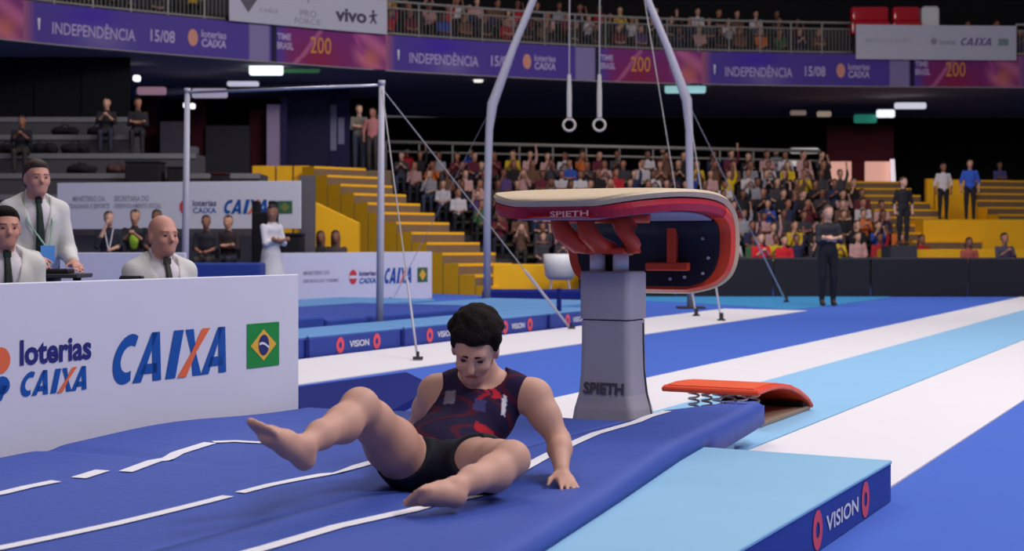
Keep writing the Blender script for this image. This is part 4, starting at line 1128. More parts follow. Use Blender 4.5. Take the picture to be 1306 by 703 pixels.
# upper deck objects at the far side
for i, (a, b) in enumerate(((1086, 1134), (1139, 1174))):
    pa, pb = at(a, 32, 47.4), at(b, 8, 47.4)
    t = thing('padded_seat', pa.lerp(pb, .5), 'glossy red padded bench on the upper stand, ' + ('longer one' if i == 0 else 'shorter one'), 'bench')
    obj('backrest', wbox(pa.x, pb.x, 47.4, 47.7, pa.z + .1, pb.z), BOXF, mat('glossy_red_vinyl', (190, 16, 40), .15, .05, 6, spec=.8), t, bevel=.10, seg=4, smooth=True)
    obj('seat', wbox(pa.x - .05, pb.x, 47.2, 47.75, pa.z - .35, pa.z + .1), BOXF, mat('glossy_red_vinyl', (190, 16, 40), .15), t, bevel=.06, seg=3)
pa, pb = at(1176, 24, 47.4), at(1198, 8, 47.4)
tag(obj('white_box', *merge((wbox(pa.x, pb.x, 47.4, 47.7, pa.z - .4, pb.z - .05), BOXF), (wbox(pa.x + .05, pb.x - .05, 47.38, 47.72, pb.z - .05, pb.z), BOXF)), mat('gloss_white', (226, 226, 232), .3), bevel=.02), 'white box beside the red padded bench', 'box')

# ------------------------------------------------------------------ lamps under the balcony
def lamp(px0, px1, py0, py1, Y, col, strength, label, green=False, th=.12):
    Y *= 1.2
    a, b = at(px0, py1, Y), at(px1, py0, Y)
    t = thing('ceiling_lamp', a.lerp(b, .5), label, 'lamp')
    w = (b.x - a.x) / 2; c = a.lerp(b, .5); h = (b.z - a.z) / 2
    obj('housing', fbox(c + Vector((0, .16, h * .9)), (1, 0, 0), (0, 1, 0), (0, 0, 1), w, .08, h * .6), BOXF, M_darkgrey, t)
    obj('diffuser', fbox(c, (1, 0, 0), (0, 1, 0), (0, 0, 1), w, .10, h), BOXF, mat('lamp_%d_%d_%d' % col, col, .4, emit=(col, strength)), t, bevel=min(w, h, .1) * .6, seg=2)
lamp(318, 361, 82, 96, 34.2, (232, 246, 248), 1.6, 'bright white ceiling lamp below the vivo hanging board')
lamp(358, 408, 83, 93, 34.8, (70, 128, 84), .35, 'green lamp next to the bright white ceiling lamp')
lamp(170, 179, 96, 104, 33.8, (240, 240, 240), 1.6, 'small white lamp at the edge of the black curtain')
lamp(234, 241, 131, 138, 36.0, (225, 225, 240), 1.6, 'small round lamp behind the high bar post')
lamp(242, 249, 132, 139, 36.2, (225, 225, 240), 1.6, 'small lamp paired behind the high bar post')
lamp(290, 330, 104, 110, 35.0, (206, 206, 226), .7, 'flat pale ceiling lamp above the partition')
lamp(175, 212, 111, 121, 35.2, (170, 130, 150), .5, 'dim pinkish ceiling lamp near the black curtain')
lamp(245, 290, 113, 125, 35.6, (176, 168, 194), .6, 'dim lilac ceiling lamp above the high bar')
lamp(848, 900, 107, 119, 38.5, (150, 200, 204), .8, 'teal white ceiling lamp behind the rings frame')
lamp(1141, 1181, 131, 139, 41.0, (206, 206, 220), .9, 'flat white ceiling lamp below the white CAIXA hanging board')
lamp(1118, 1141, 140, 150, 41.5, (226, 232, 240), 1.2, 'bright white ceiling lamp above the maroon curtain')
lamp(1089, 1118, 146, 157, 41.8, (40, 140, 120), .4, 'green ceiling lamp above the maroon curtain')
lamp(1008, 1028, 141, 147, 41.8, (160, 140, 130), .4, 'dim brown ceiling lamp over the crowd')
lamp(1042, 1060, 142, 149, 42.0, (176, 160, 140), .5, 'dim beige ceiling lamp over the end of the crowd')
lamp(604, 616, 99, 105, 37.0, (230, 226, 220), 1.2, 'tiny spotlight behind the bent rings post')
lamp(1008, 1044, 189, 196, 36.9, (206, 204, 206), .45, 'pale tube lamp at the end of the crowd rail')
lamp(998, 1023, 205, 212, 36.7, (206, 206, 206), .45, 'short pale tube lamp below the crowd rail')
# pale tube standing in for the blurred light along the ceiling edge
tagS(obj('trim_2', *tube([at(172, 118, 43.4), at(320, 114, 44.6), at(466, 107, 45.8)], .11, 8), mat('pale_edge_light', (150, 146, 160), .6)))

# white tub chair at the foot of the stand
c = at(714, 357, 28.9); b = Body()
t = thing('white_chair', (c.x, c.y, 0), 'white plastic tub chair at the foot of the stand behind vault table', 'chair')
sz = c.z
obj('shell', *loft([[Vector((c.x + w * math.cos(a), c.y + .3 * math.sin(a) * w / .33, z)) for a in np.linspace(0, 2 * math.pi, 20, endpoint=False)] for w, z in ((.22, sz), (.30, sz + .08), (.33, sz + .30), (.34, sz + .52), (.30, sz + .53), (.29, sz + .32), (.2, sz + .28))]), mat('white_plastic', (214, 214, 214), .4), t, smooth=True)
for sx in (-1, 1):
    for sy in (-1, 1):
        obj('leg', *tube([Vector((c.x + sx * .16, c.y + sy * .14, sz + .03)), Vector((c.x + sx * .22, c.y + sy * .2, .003))], .018, 6), M_steel, t)
# ------------------------------------------------------------------ the athlete
M_skin = mat('athlete_skin', (200, 152, 134), .6, .06, 18, .03)
M_skin2 = mat('judge_skin', (198, 142, 126), .55, .06, 18)
M_hair = mat('dark_brown_hair', (30, 22, 21), .9, .3, 60, .5, bscale=120, spec=.15)
M_eye = mat('dark_eye', (30, 22, 22), .3)
M_singlet = mat_attr('printed_singlet', rough=.85, spec=.15)
M_shorts = mat('black_shorts_cloth', (18, 18, 34), .75, .1, 20, .1)
v3 = lambda p: np.array(tuple(p), float)
J = {k: v3(at(*q)) for k, q in dict(
    pel=(558, 585, 5.06), hipR=(519, 590, 5.00), hipL=(592, 594, 5.03), waist=(577, 563, 5.15), chest=(601, 530, 5.25), upch=(613, 505, 5.30),
    neck=(617, 484, 5.30), head=(606, 444, 5.19), shR=(556, 501, 5.29), shL=(681, 506, 5.25),
    elL=(713, 562, 5.18), wrL=(716, 598, 5.02), elR=(533, 545, 5.42), wrR=(517, 583, 5.36),
    knR=(459, 519, 4.66), anR=(386, 571, 4.33), heR=(388, 586, 4.34), baR=(345, 556, 4.22), toR=(329, 540, 4.17),
    knL=(652, 586, 4.72), anL=(580, 624, 4.44), heL=(581, 634, 4.42), baL=(544, 632, 4.37), toL=(523, 634, 4.35)).items()}
ath_loc = Vector((J['pel'][0], J['pel'][1], .19))
ath = thing('person', ath_loc, 'athlete in dark singlet sitting on the blue mat, one knee raised', 'person')
def torso_parts(b, t=0):
    up = J['upch'] - J['waist']; R = frame_of((J['shL'] - J['shR'])[[1, 0, 2]] * np.array((1, -1, 0)) + np.array((0, 0, 0)), up)
    side = J['shL'] - J['shR']; side /= np.linalg.norm(side)
    upn = up / np.linalg.norm(up); back = np.cross(upn, side); upn = np.cross(side, back)
    if back[1] < 0: back = -back
    R = np.stack([side, back, upn], 1)
    b.ell(J['pel'], (.150, .112, .105), R, t, .05)
    b.ell((J['pel'] + J['waist']) / 2, (.138, .098, .11), R, t, .05)
    b.ell(J['waist'], (.135, .095, .10), R, t, .05)
    b.ell(J['chest'], (.160, .108, .125), R, t, .05)
    b.ell(J['upch'] - R @ np.array((0, -.01, .01)), (.150, .090, .075), R, t, .05)
    b.cone(J['shR'] * .75 + J['neck'] * .25, J['neck'], .052, .050, t, .05)
    b.cone(J['shL'] * .75 + J['neck'] * .25, J['neck'], .052, .050, t, .05)
    return R
body = Body(); RT = torso_parts(body)
mid = lambda a, b, t: a + (b - a) * t
# arms
for sh, el, wr in (('shL', 'elL', 'wrL'), ('shR', 'elR', 'wrR')):
    a, e, w = J[sh], J[el], J[wr]
    body.ell(a, (.066, .066, .066), None, 0, .04)
    body.chain([a, mid(a, e, .45), e], [.058, .054, .040], 0, .03)
    body.chain([e, mid(e, w, .3), w], [.042, .044, .027], 0, .02)
hand_parts(body, J['wrL'] + np.array((0, -.01, -.012)), (.25, -.9, -.35), (0, -.2, -1), -1, 0, .95, .12, 1.2)
hand_parts(body, J['wrR'] + np.array((0, 0, -.012)), (-.3, .8, -.3), (0, -.2, -1), 1, 0, .95, .12, 1.2)
# legs
for hp, kn, an, he, ba, to in (('hipR', 'knR', 'anR', 'heR', 'baR', 'toR'), ('hipL', 'knL', 'anL', 'heL', 'baL', 'toL')):
    h, k, a, e, q, o = [J[x] for x in (hp, kn, an, he, ba, to)]
    body.chain([h, mid(h, k, .35), mid(h, k, .75), k], [.092, .090, .068, .056], 0, .03)
    body.ell(k, (.056, .056, .056), None, 0, .03)
    calf = mid(k, a, .32); off = np.array((0, 0.012, -.018))
    body.chain([k, calf + off, mid(k, a, .7), a], [.052, .058, .042, .034], 0, .03)
    body.cone(a, e, .034, .030, 0, .02)
    sidev = np.cross(o - e, a - e); sidev /= np.linalg.norm(sidev)
    body.chain([a, mid(a, q, .55), q], [.034, .033, .028], 0, .02)
    body.chain([e, mid(e, q, .5), q + sidev * .012], [.028, .026, .028], 0, .02)
    body.chain([e, mid(e, q, .5) - sidev * .012, q - sidev * .018], [.026, .024, .024], 0, .02)
    fdir = (o - q)
    for i, (x, L, r_) in enumerate(((.032, 1.0, .0145), (.012, .98, .0115), (-.004, .9, .011), (-.020, .8, .0105), (-.035, .68, .010))):
        body.chain([q + sidev * x * .9, q + sidev * x + fdir * L * .6, q + sidev * x + fdir * L], [r_ * 1.15, r_, r_ * .95], 0, .006)
# head: bowed forward
HF = np.array((-.12, -.86, -.50)); HU = np.array((.02, -.50, .86))
RH = frame_of(HF, HU)
P = head_parts(body, J['head'], RH, 1.02, 0)
body.chain([J['neck'] + np.array((0, .0, -.03)), mid(J['neck'], v3(P(0, .02, -.06)), .6), P(0, .02, -.05)], [.060, .056, .056], 0, .03)
obj_b = body_mesh('body', body, .0068, M_skin, ath, smooth_it=2)
# hair
hb_ = Body(); hair_parts(hb_, P, RH, 1.06, 0, curl=150, seed=4)
for sx in (-1, 1): hb_.ell(P(sx * .076, .0, .03), (.014, .03, .035), RH, 0, .015)
body_mesh('hair', hb_, .006, M_hair, ath, smooth_it=1)
for sx in (-1, 1):
    eb = Body(); eb.ell(P(sx * .030, -.083, .000), (.012, .006, .005), RH); body_mesh('eye', eb, .0025, M_eye, ath, smooth_it=0)
    eb = Body(); eb.cone(P(sx * .014, -.093, .022), P(sx * .044, -.084, .024), .005, .004); body_mesh('eyebrow', eb, .003, M_hair, ath, smooth_it=0)
eb = Body(); eb.cone(P(-.019, -.092, -.060), P(.019, -.092, -.060), .0055, .0055); body_mesh('lips', eb, .003, mat('lip_skin', (150, 84, 80), .5), ath, smooth_it=0)
# singlet: torso skin grown by a few millimetres, cut at neck and arm holes
sb_ = Body(); torso_parts(sb_)
sb_.cone(J['shR'] * .55 + J['neck'] * .45, J['neck'], .05, .05, 0, .04); sb_.cone(J['shL'] * .55 + J['neck'] * .45, J['neck'], .05, .05, 0, .04)
def cut_singlet(X, Y, Z):
    g = np.full((1, 1, 1), -1.0)
    def sph(c, r): return r - np.sqrt((X - c[0]) ** 2 + (Y - c[1]) ** 2 + (Z - c[2]) ** 2)
    side, back, up = RT[:, 0], RT[:, 1], RT[:, 2]
    n0 = J['neck'] - back * .075 + up * .005
    g = np.maximum(g, sph(n0 - up * .008, .096)); g = np.maximum(g, sph(J['neck'] + up * .055, .085))
    for s in ('shL', 'shR'):
        g = np.maximum(g, sph(J[s] + (J[s] - J['neck']) * .22 - up * .005, .088))
    return g
def paint_singlet(V):
    o = J['chest']; L = (V - o) @ RT                    # side, back, up on the torso
    x, z = L[:, 0], L[:, 2]
    c = np.tile(c3(36, 26, 58), (len(V), 1))
    w = np.abs(np.sin(x * 23 + 2.2 * np.sin(z * 26))) ; c[w > .94] = c3(74, 22, 44)
    zig = (np.abs(x - .085 - .018 * np.sin(z * 90)) < .014) & (z > .0); c[zig] = c3(182, 34, 50)
    zig = (np.abs(x - .055 - .012 * np.sin(z * 110)) < .010) & (z > -.03) & (z < .07); c[zig] = c3(150, 28, 48)
    c[(np.abs(x - .128) < .007) & (np.abs(z + .01) < .035)] = c3(214, 206, 220)
    c[(np.abs(x + .070) < .020) & (np.abs(z + .010) < .030) & (L[:, 1] < 0)] = c3(120, 108, 124)
    c[(np.abs(x - .045) < .022) & (np.abs(z + .040) < .022) & (L[:, 1] < 0)] = c3(64, 62, 110)
    c[(np.abs(x - .070) < .032) & (np.abs(z + .128) < .020) & (L[:, 1] < 0)] = c3(166, 30, 46)
    return c
body_mesh('singlet', sb_, .0065, M_singlet, ath, smooth_it=1, grow=.007, cut=cut_singlet, paint=paint_singlet)
# shorts
st_ = Body(); st_.ell(J['pel'] - RT[:, 2] * .01, (.148, .110, .095), RT, 0, .04)
for hp, kn in (('hipR', 'knR'), ('hipL', 'knL')):
    h, k = J[hp], J[kn]; st_.chain([h, mid(h, k, .35), mid(h, k, .48)], [.092, .090, .083], 0, .04)
def cut_shorts(X, Y, Z):
    u = RT[:, 2]; o = J['pel'] - u * .004
    g = (X - o[0]) * u[0] + (Y - o[1]) * u[1] + (Z - o[2]) * u[2]
    for hp, kn, fr_ in (('hipR', 'knR', .13), ('hipL', 'knL', .50)):
        d = J[kn] - J[hp]; L = np.linalg.norm(d); d = d / L; o = J[hp] + d * L * fr_
        q = (X - o[0]) * d[0] + (Y - o[1]) * d[1] + (Z - o[2]) * d[2]
        near = np.sqrt((X - o[0]) ** 2 + (Y - o[1]) ** 2 + (Z - o[2]) ** 2) - .30
        g = np.maximum(g, np.minimum(q, -near))
    return g
body_mesh('shorts', st_, .0068, M_shorts, ath, smooth_it=1, grow=.009, cut=cut_shorts)

# ------------------------------------------------------------------ judges in white jackets
M_jacket = mat('white_jacket_cloth', (206, 204, 202), .8, .04, 10, .12, bscale=40)
M_shirt = mat('white_shirt_cloth', (206, 200, 208), .8, .03, 10)
M_tie = mat('dark_green_tie', (24, 40, 34), .7, .1, 20)
M_greytie = mat('grey_tie', (60, 60, 56), .7, .1, 20)
M_trouser = mat('dark_trousers', (30, 30, 38), .85)
M_shoe = mat('black_shoes', (18, 17, 18), .5)
def judge(name_label, hx, Y, ztop, yaw, stand=False, hair='short', tie=M_tie, seat_z=.45, lean=.0, hands=None, sc=1.0, hairmat=None, badge=False):
    """hx: pixel column of the head; ztop: height of the crown; local axes: x right, -y facing"""
    c = at(hx, 0, Y); cy, sy = math.cos(yaw), math.sin(yaw)
    z0 = ztop - 1.30 * sc if not stand else 0
    def L(x, y, z): return np.array((c.x + cy * x - sy * y, Y + sy * x + cy * y, z))
    t = thing('person', (c.x, Y, 0.0), name_label, 'person')
    R = np.array(((cy, -sy, 0), (sy, cy, 0), (0, 0, 1)))
    zn = ztop - .24                                    # neck base
    zp = zn - .52                                      # pelvis
    b = Body()
    hd = L(0, -.03 - lean, ztop - .118)
    P = head_parts(b, hd, R, 1.0, 0)
    b.chain([L(0, .02 - lean * .6, zn - .03), P(0, .015, -.06)], [.060, .056], 0, .03)
    hl, hr = hands if hands else ((-.16, -.34, zp + .18), (.16, -.34, zp + .18))
    shl, shr = L(-.158, .0 - lean * .5, zn - .085), L(.158, .0 - lean * .5, zn - .085)
    wl, wr = L(*hl), L(*hr)
    def elbow(s, w, sx):
        m = (s + w) / 2; d = np.linalg.norm(w - s); h = math.sqrt(max(.0005, .29 ** 2 - (d / 2) ** 2)) if d < .58 else .02
        return m + (L(sx * .28, .55, 0) - L(0, 0, 0)) * h + np.array((0, 0, -.6 * h))
    el, er = elbow(shl, wl, -1), elbow(shr, wr, 1)
    fw = -R[:, 1]
    hand_parts(b, wl + fw * .02, fw + np.array((0, 0, -.3)), (0, 0, -1), -1 if False else 1, 0, .95, .3)
    hand_parts(b, wr + fw * .02, fw + np.array((0, 0, -.3)), (0, 0, -1), -1, 0, .95, .3)
    b.cone(el, wl, .03, .027); b.cone(er, wr, .03, .027)
    b.cone(L(0, 0, zp + .1), L(0, .01 - lean * .4, zn - .1), .09, .09, 0, .05); b.cone(shl, shr, .05, .05, 0, .05); b.cone(shl, el, .035, .03); b.cone(shr, er, .035, .03)
    body_mesh('body', b, .0105, M_skin2, t)
    # trousers and shoes
    tr = Body()
    for sx in (-1, 1):
        hp = L(sx * .09, .02, zp); 
        if stand: kn, an = L(sx * .10, .02, zp * .52), L(sx * .10, .05, .08)
        else: kn, an = L(sx * .12, -.42, zp - .02), L(sx * .12, -.40, .08)
        tr.chain([hp, kn, an], [.095, .068, .052], 0, .03)
        sh = Body(); sh.chain([an + np.array((0, 0, -.03)), an + fw * .15 + np.array((0, 0, -.045))], [.045, .034]); body_mesh('shoe', sh, .014, M_shoe, t)
    tr.ell(L(0, .01, zp + .02), (.16, .12, .11), R, 0, .05)
    body_mesh('trousers', tr, .018, M_trouser, t)
    # jacket with open front
    jk = Body()
    jk.ell(L(0, .01, zp + .10), (.168, .130, .16), R, 0, .06); jk.ell(L(0, .0 - lean * .3, (zp + zn) / 2 + .04), (.166, .130, .18), R, 0, .06)
    jk.ell(L(0, .0 - lean * .5, zn - .13), (.172, .115, .10), R, 0, .06)
    jk.cone(shl, L(-.05, .02 - lean * .5, zn - .015), .066, .055, 0, .05); jk.cone(shr, L(.05, .02 - lean * .5, zn - .015), .066, .055, 0, .05)
    jk.chain([shl, el, mid(el, wl, .90)], [.062, .053, .045], 0, .03); jk.chain([shr, er, mid(er, wr, .90)], [.062, .053, .045], 0, .03)
    def cutj(X, Y_, Z):
        lx = cy * (X - c.x) + sy * (Y_ - Y); ly = -sy * (X - c.x) + cy * (Y_ - Y)
        wv = .012 + .075 * np.clip((Z - (zn - .33)) / .30, 0, 1)        # lapel opening
        vee = np.minimum(wv - np.abs(lx), -(ly + .03 + lean * .3))
        nk = .066 - np.sqrt(lx ** 2 + (ly + .005 + lean * .6) ** 2 + (np.maximum(0, (zn + .0) - Z)) ** 2)
        return np.maximum(vee, nk)
    body_mesh('jacket', jk, .0105, M_jacket, t, cut=cutj, smooth_it=1)
    sh = Body(); sh.ell(L(0, .012, zp + .14), (.165, .118, .18), R, 0, .06); sh.ell(L(0, .005 - lean * .35, (zp + zn) / 2 + .06), (.160, .116, .18), R, 0, .06); sh.ell(L(0, .0 - lean * .5, zn - .12), (.14, .10, .10), R, 0, .05)
    sh.cone(L(0, .01 - lean * .6, zn - .02), L(0, .012 - lean * .6, zn + .012), .068, .066, 0, .03)
    body_mesh('shirt', sh, .0115, M_shirt, t, smooth_it=1)
    # tie, lapel edges, badge
    tie_pts = [(-.0, -.078 - lean * .6, zn - .018), (0, -.112 - lean * .52, zn - .10), (0, -.134 - lean * .42, zn - .22), (0, -.138 - lean * .3, zn - .36), (0, -.13 - lean * .1, zn - .46)]
    rings = []
    for (x, y, z), w in zip(tie_pts, (.016, .019, .026, .032, .024)):
        rings.append([Vector(L(x + sx * w, y - (.012 if k else 0), z)) for sx, k in ((-1, 0), (1, 0), (.6, 1), (-.6, 1))])
    obj('tie', *loft(rings), tie, t)
    obj('tie_knot', fbox(L(0, -.086 - lean * .6, zn - .022), R[:, 0], R[:, 1], (0, 0, 1), .022, .012, .02), BOXF, tie, t, bevel=.006)
    if badge:
        obj('badge', fbox(L(.035, -.195, zn - .37), R[:, 0], R[:, 1], (0, 0, 1), .045, .004, .058), BOXF, mat('blue_badge', (86, 150, 226), .5), t)
        obj('lanyard', *merge(tube([L(.075, -.06, zn - .02), L(.08, -.155, zn - .16), L(.045, -.192, zn - .32)], .006, 5), tube([L(-.075, -.06, zn - .02), L(-.08, -.155, zn - .16), L(.025, -.192, zn - .32)], .006, 5)), mat('pale_green_lanyard', (150, 190, 166), .6), t)
    hm = hairmat or M_hair
    hb = Body(); hair_parts(hb, P, R, 1.0, 0, bald=(hair == 'bald')); body_mesh('hair', hb, .009, hm, t, smooth_it=1)
    for sx in (-1, 1):
        eb = Body(); eb.ell(P(sx * .030, -.084, .0), (.010, .006, .0045), R); body_mesh('eye', eb, .0025, M_eye, t, smooth_it=0)
        eb = Body(); eb.cone(P(sx * .014, -.093, .022), P(sx * .044, -.084, .023), .0032, .003); body_mesh('eyebrow', eb, .0022, hm, t, smooth_it=0)
    return t
tz1 = .80
j1 = judge('standing judge in white jacket with blue badge, leaning on the table', 42, 9.2, 1.616, .62, stand=True, lean=.06, hands=((-.06, -.30, .984), (.15, -.33, .958)), badge=True, hairmat=mat('brown_hair', (58, 42, 36), .7, .2, 60))
j2 = judge('bald judge in white jacket with grey tie seated behind the board', 203, 8.1, 1.238, .72, hair='bald', tie=M_greytie, lean=.02, hands=((-.07, -.26, .66), (.10, -.28, .66)), hairmat=mat('shaved_hair', (120, 84, 74), .7))
j3 = judge('dark haired judge in white jacket seated in front of the standing judge', 4, 7.9, 1.278, .55, lean=.03, hands=((-.07, -.28, .68), (.10, -.28, .68)))
# judges' table, tablets
tb = thing('judges_table', (-2.9, 8.35, 0), 'long dark judges table behind the front sponsor board', 'table')
ta = Vector((-4.6, 8.0, 0)); tbv = (W(1, 0)).normalized()
q0 = W(4.2, 5.55); 
obj('tabletop', rbox(3.2, 6.4, 4.80, 5.12, .74, .77), BOXF, M_darkgrey, tb, bevel=.005)
for s in (3.3, 6.3):
    for d in (4.82, 5.06): obj('leg', rbox(s, s + .04, d, d + .04, .003, .74), BOXF, M_black, tb)
def tablet(px, Y, z, w, label, yaw=.3):
    c = at(px, 0, Y); t = thing('tablet', (c.x, Y, z), label, 'tablet')
    u = Vector((math.cos(yaw), math.sin(yaw), 0)); q = Vector((-u.y, u.x, 0))
    obj('case', fbox(Vector((c.x, Y, z + .012)), u, q, (0, 0, 1), w, .10, .012), BOXF, M_bag, t, bevel=.004)
    obj('screen', fbox(Vector((c.x, Y, z + .026)), u, q, (0, 0, 1), w * .92, .09, .002), BOXF, mat('dark_glass', (20, 20, 28), .15), t)
# raised desk carrying the tablets
dk = thing('judges_desk', W(5.4, 6.6, 0), 'narrow dark raised desk in front of the judges', 'desk')
c1, c2 = at(40, 0, 8.75), at(108, 0, 8.75)
obj('desktop', wbox(c1.x, c2.x, 8.60, 8.92, .865, .89), BOXF, M_darkgrey, dk, bevel=.004)
for x in (c1.x + .03, c2.x - .07): obj('leg', wbox(x, x + .04, 8.74, 8.78, .003, .865), BOXF, M_black, dk)
tablet(70, 8.76, .892, .10, 'dark tablet under the hands of the standing judge', .1)
tablet(168, 7.72, .872, .06, 'dark tablet beside the bald judge', .2)
dk2 = thing('judges_desk', at(175, 350, 7.7).xy.to_3d(), 'small dark desk in front of the bald judge', 'desk')
c1, c2 = at(150, 0, 7.7), at(190, 0, 7.7)
obj('desktop', wbox(c1.x, c2.x, 7.58, 7.84, .845, .87), BOXF, M_darkgrey, dk2, bevel=.004)
for x in (c1.x + .03, c2.x - .07): obj('leg', wbox(x, x + .04, 7.66, 7.70, .003, .845), BOXF, M_black, dk2)
for hx, Yj, ztop, yaw, lab in ((203, 8.1, 1.238, .72, 'plain grey chair under the bald judge'), (4, 7.9, 1.278, .55, 'plain grey chair under the dark haired judge')):
    cx_ = at(hx, 0, Yj).x; cy, sy = math.cos(yaw), math.sin(yaw); zs = ztop - .76 - .085
    Q = lambda x, y, z: Vector((cx_ + cy * x - sy * y, Yj + sy * x + cy * y, z))
    ux, uy = (cy, sy, 0), (-sy, cy, 0)
    t = thing('chair', (cx_, Yj, 0), lab, 'chair')
    obj('seat', fbox(Q(0, -.02, zs - .02), ux, uy, (0, 0, 1), .21, .20, .02), BOXF, M_bag, t, bevel=.01)
    obj('backrest', fbox(Q(0, .26, zs + .28), ux, uy, (0, 0, 1), .19, .02, .16), BOXF, M_bag, t, bevel=.01)
    for sx in (-1, 1):
        obj('leg', *tube([Q(sx * .18, -.19, .003), Q(sx * .18, -.19, zs - .03)], .012, 6), M_darkgrey, t)
        obj('leg', *tube([Q(sx * .18, .16, .003), Q(sx * .18, .17, zs - .03), Q(sx * .18, .26, zs + .2), Q(sx * .18, .265, zs + .42)], .012, 6), M_darkgrey, t)
# ------------------------------------------------------------------ spectators and officials: a few shared bodies, copied one by one
M_top = mat_object_color('spectator_top')
M_sskin = mat_random('spectator_skin', [(196, 146, 122), (170, 116, 92), (128, 84, 66), (206, 160, 138), (150, 100, 80)])
M_spants = mat_random('spectator_trousers', [(34, 36, 52), (24, 24, 28), (60, 66, 92), (46, 40, 40)])
M_shair = mat_random('spectator_hair', [(26, 20, 20), (40, 28, 22), (20, 18, 20), (74, 52, 38), (30, 26, 30)])
SM = [M_top, M_sskin, M_spants, M_shair]
def person_body(pose, arms='lap', hair='short', turn=0.0, h=.026, lean=0.0, fine=False):
    """origin on the ground (or under the seat front), facing -y; seated pelvis at 0.5 m"""
    b = Body(); st = pose == 'stand'
    zp = .93 if st else .53; zs = zp + .45; zn = zp + .55
    y0 = -.0
    R = frame_of((math.sin(turn), -math.cos(turn), -.05), (0, 0, 1))
    hd = np.array((0, -.02 - lean, zn + .135))
    P = head_parts(b, hd, R, 1.06, 1, fine=True)
    b.cone((0, -lean * .7, zn - .04), P(0, .015, -.05), .056, .054, 1, .02)
    b.ell((0, .01, zp + .05), (.165, .12, .13), None, 0, .05); b.ell((0, -lean * .3, zp + .24), (.165, .115, .18), None, 0, .05); b.ell((0, -lean * .5, zs - .05), (.18, .11, .10), None, 0, .05)
    for sx in (-1, 1):
        sh = np.array((sx * .172, -lean * .5, zs))
        if arms == 'lap': el, wr = np.array((sx * .205, -.06, zp + .20)), np.array((sx * .08, -.26, zp + .14))
        elif arms == 'clap': el, wr = np.array((sx * .205, -.12, zp + .22)), np.array((sx * .05, -.30, zp + .38))
        elif arms == 'phone': el, wr = np.array((sx * .20, -.20, zp + .30)), np.array((sx * .08, -.32, zn + .05))
        elif arms == 'up': el, wr = (np.array((sx * .205, -.05, zn + .10)), np.array((sx * .17, -.08, zn + .38))) if sx > 0 else (np.array((sx * .205, -.06, zp + .20)), np.array((sx * .10, -.26, zp + .14)))
        elif arms == 'cross': el, wr = np.array((sx * .205, -.08, zp + .18)), np.array((-sx * .10, -.20, zp + .24))
        elif arms == 'chin': el, wr = (np.array((sx * .20, -.22, zp + .18)), np.array((sx * .04, -.20, zn + .02))) if sx < 0 else (np.array((sx * .205, -.06, zp + .20)), np.array((sx * .04, -.28, zp + .14)))
        else: el, wr = np.array((sx * .25, .02, zp + .18)), np.array((sx * .24, -.03, zp - .06))
        b.cone(sh, el, .056, .046, 0, .03); b.cone(el, mid(el, wr, .35), .046, .042, 0, .02); b.cone(mid(el, wr, .3), wr, .040, .030, 1, .01)
        b.ell(wr + (wr - el) / np.linalg.norm(wr - el) * .06, (.04, .045, .045), None, 1, .02)
        if st: hp, kn, an = np.array((sx * .09, 0, zp - .02)), np.array((sx * .10, -.01, .50)), np.array((sx * .10, .03, .09))
        else: hp, kn, an = np.array((sx * .09, 0, zp - .02)), np.array((sx * .115, -.42, zp - .02)), np.array((sx * .115, -.40, .10))
        b.chain([hp, kn, an], [.092, .066, .048], 2, .03)
        b.cone(an + np.array((0, 0, -.05)), an + np.array((0, -.15, -.055)), .044, .034, 3, .02)
    hair_parts(b, P, R, 1.08, 3, long=(hair == 'long'))
    if hair == 'bald': b.p = [q for q in b.p]
    return b
PROTO = {}
def proto(key, *a, **k):
    if key not in PROTO:
        h = k.pop('h', .026)
        f_, tg, lo, hh, ax = field(person_body(*a, **k), h)
        o = mesh_field('spectator', f_, tg, lo, hh, SM, None, (0, 0, 0), 1)
        PROTO[key] = o.data
        bpy.data.objects.remove(o)
    return PROTO[key]
SEAT = [('seat', 'lap', 'short', .0), ('seat', 'lap', 'long', .25), ('seat', 'clap', 'short', -.2), ('seat', 'phone', 'short', 0), ('seat', 'cross', 'short', .3), ('seat', 'clap', 'long', -.3), ('seat', 'up', 'short', .1), ('seat', 'chin', 'long', 0)]
STAND = [('stand', 'down', 'short', .2), ('stand', 'cross', 'short', -.2), ('stand', 'down', 'long', 0), ('stand', 'phone', 'short', 0)]
COLORS = {'black': (22, 20, 26), 'dark grey': (58, 54, 62), 'navy': (34, 36, 70), 'white': (196, 190, 196), 'yellow': (206, 172, 26), 'red': (176, 26, 40), 'blue': (44, 72, 160),
          'pale pink': (190, 146, 146), 'green': (60, 96, 60), 'brown': (104, 72, 58), 'light grey': (142, 140, 150), 'maroon': (92, 24, 40), 'orange': (206, 104, 44), 'purple': (82, 58, 112)}
WTS = {'black': 20, 'dark grey': 11, 'navy': 10, 'white': 9, 'yellow': 7, 'red': 5, 'blue': 3, 'pale pink': 9, 'green': 2, 'brown': 8, 'light grey': 7, 'maroon': 5, 'orange': 2, 'purple': 4}
def spectator(loc, kind, color, label, group=None, yaw=0.0, sc=1.0, cat='person', name='spectator'):
    o = bpy.data.objects.new(name, proto(kind, *kind)); COL.objects.link(o)
    o.location = loc; o.rotation_euler = (0, 0, yaw); o.scale = (sc, sc, sc)
    c = COLORS[color] if isinstance(color, str) else color
    j = random.uniform(.85, 1.15); o.color = tuple(min(1, v * j) for v in lin(c)) + (1,)
    return tag(o, label, cat, group)
ORD = ['first', 'second', 'third', 'fourth', 'fifth', 'sixth', 'seventh', 'eighth', 'ninth']
names = list(WTS); wts = [WTS[n] for n in names]
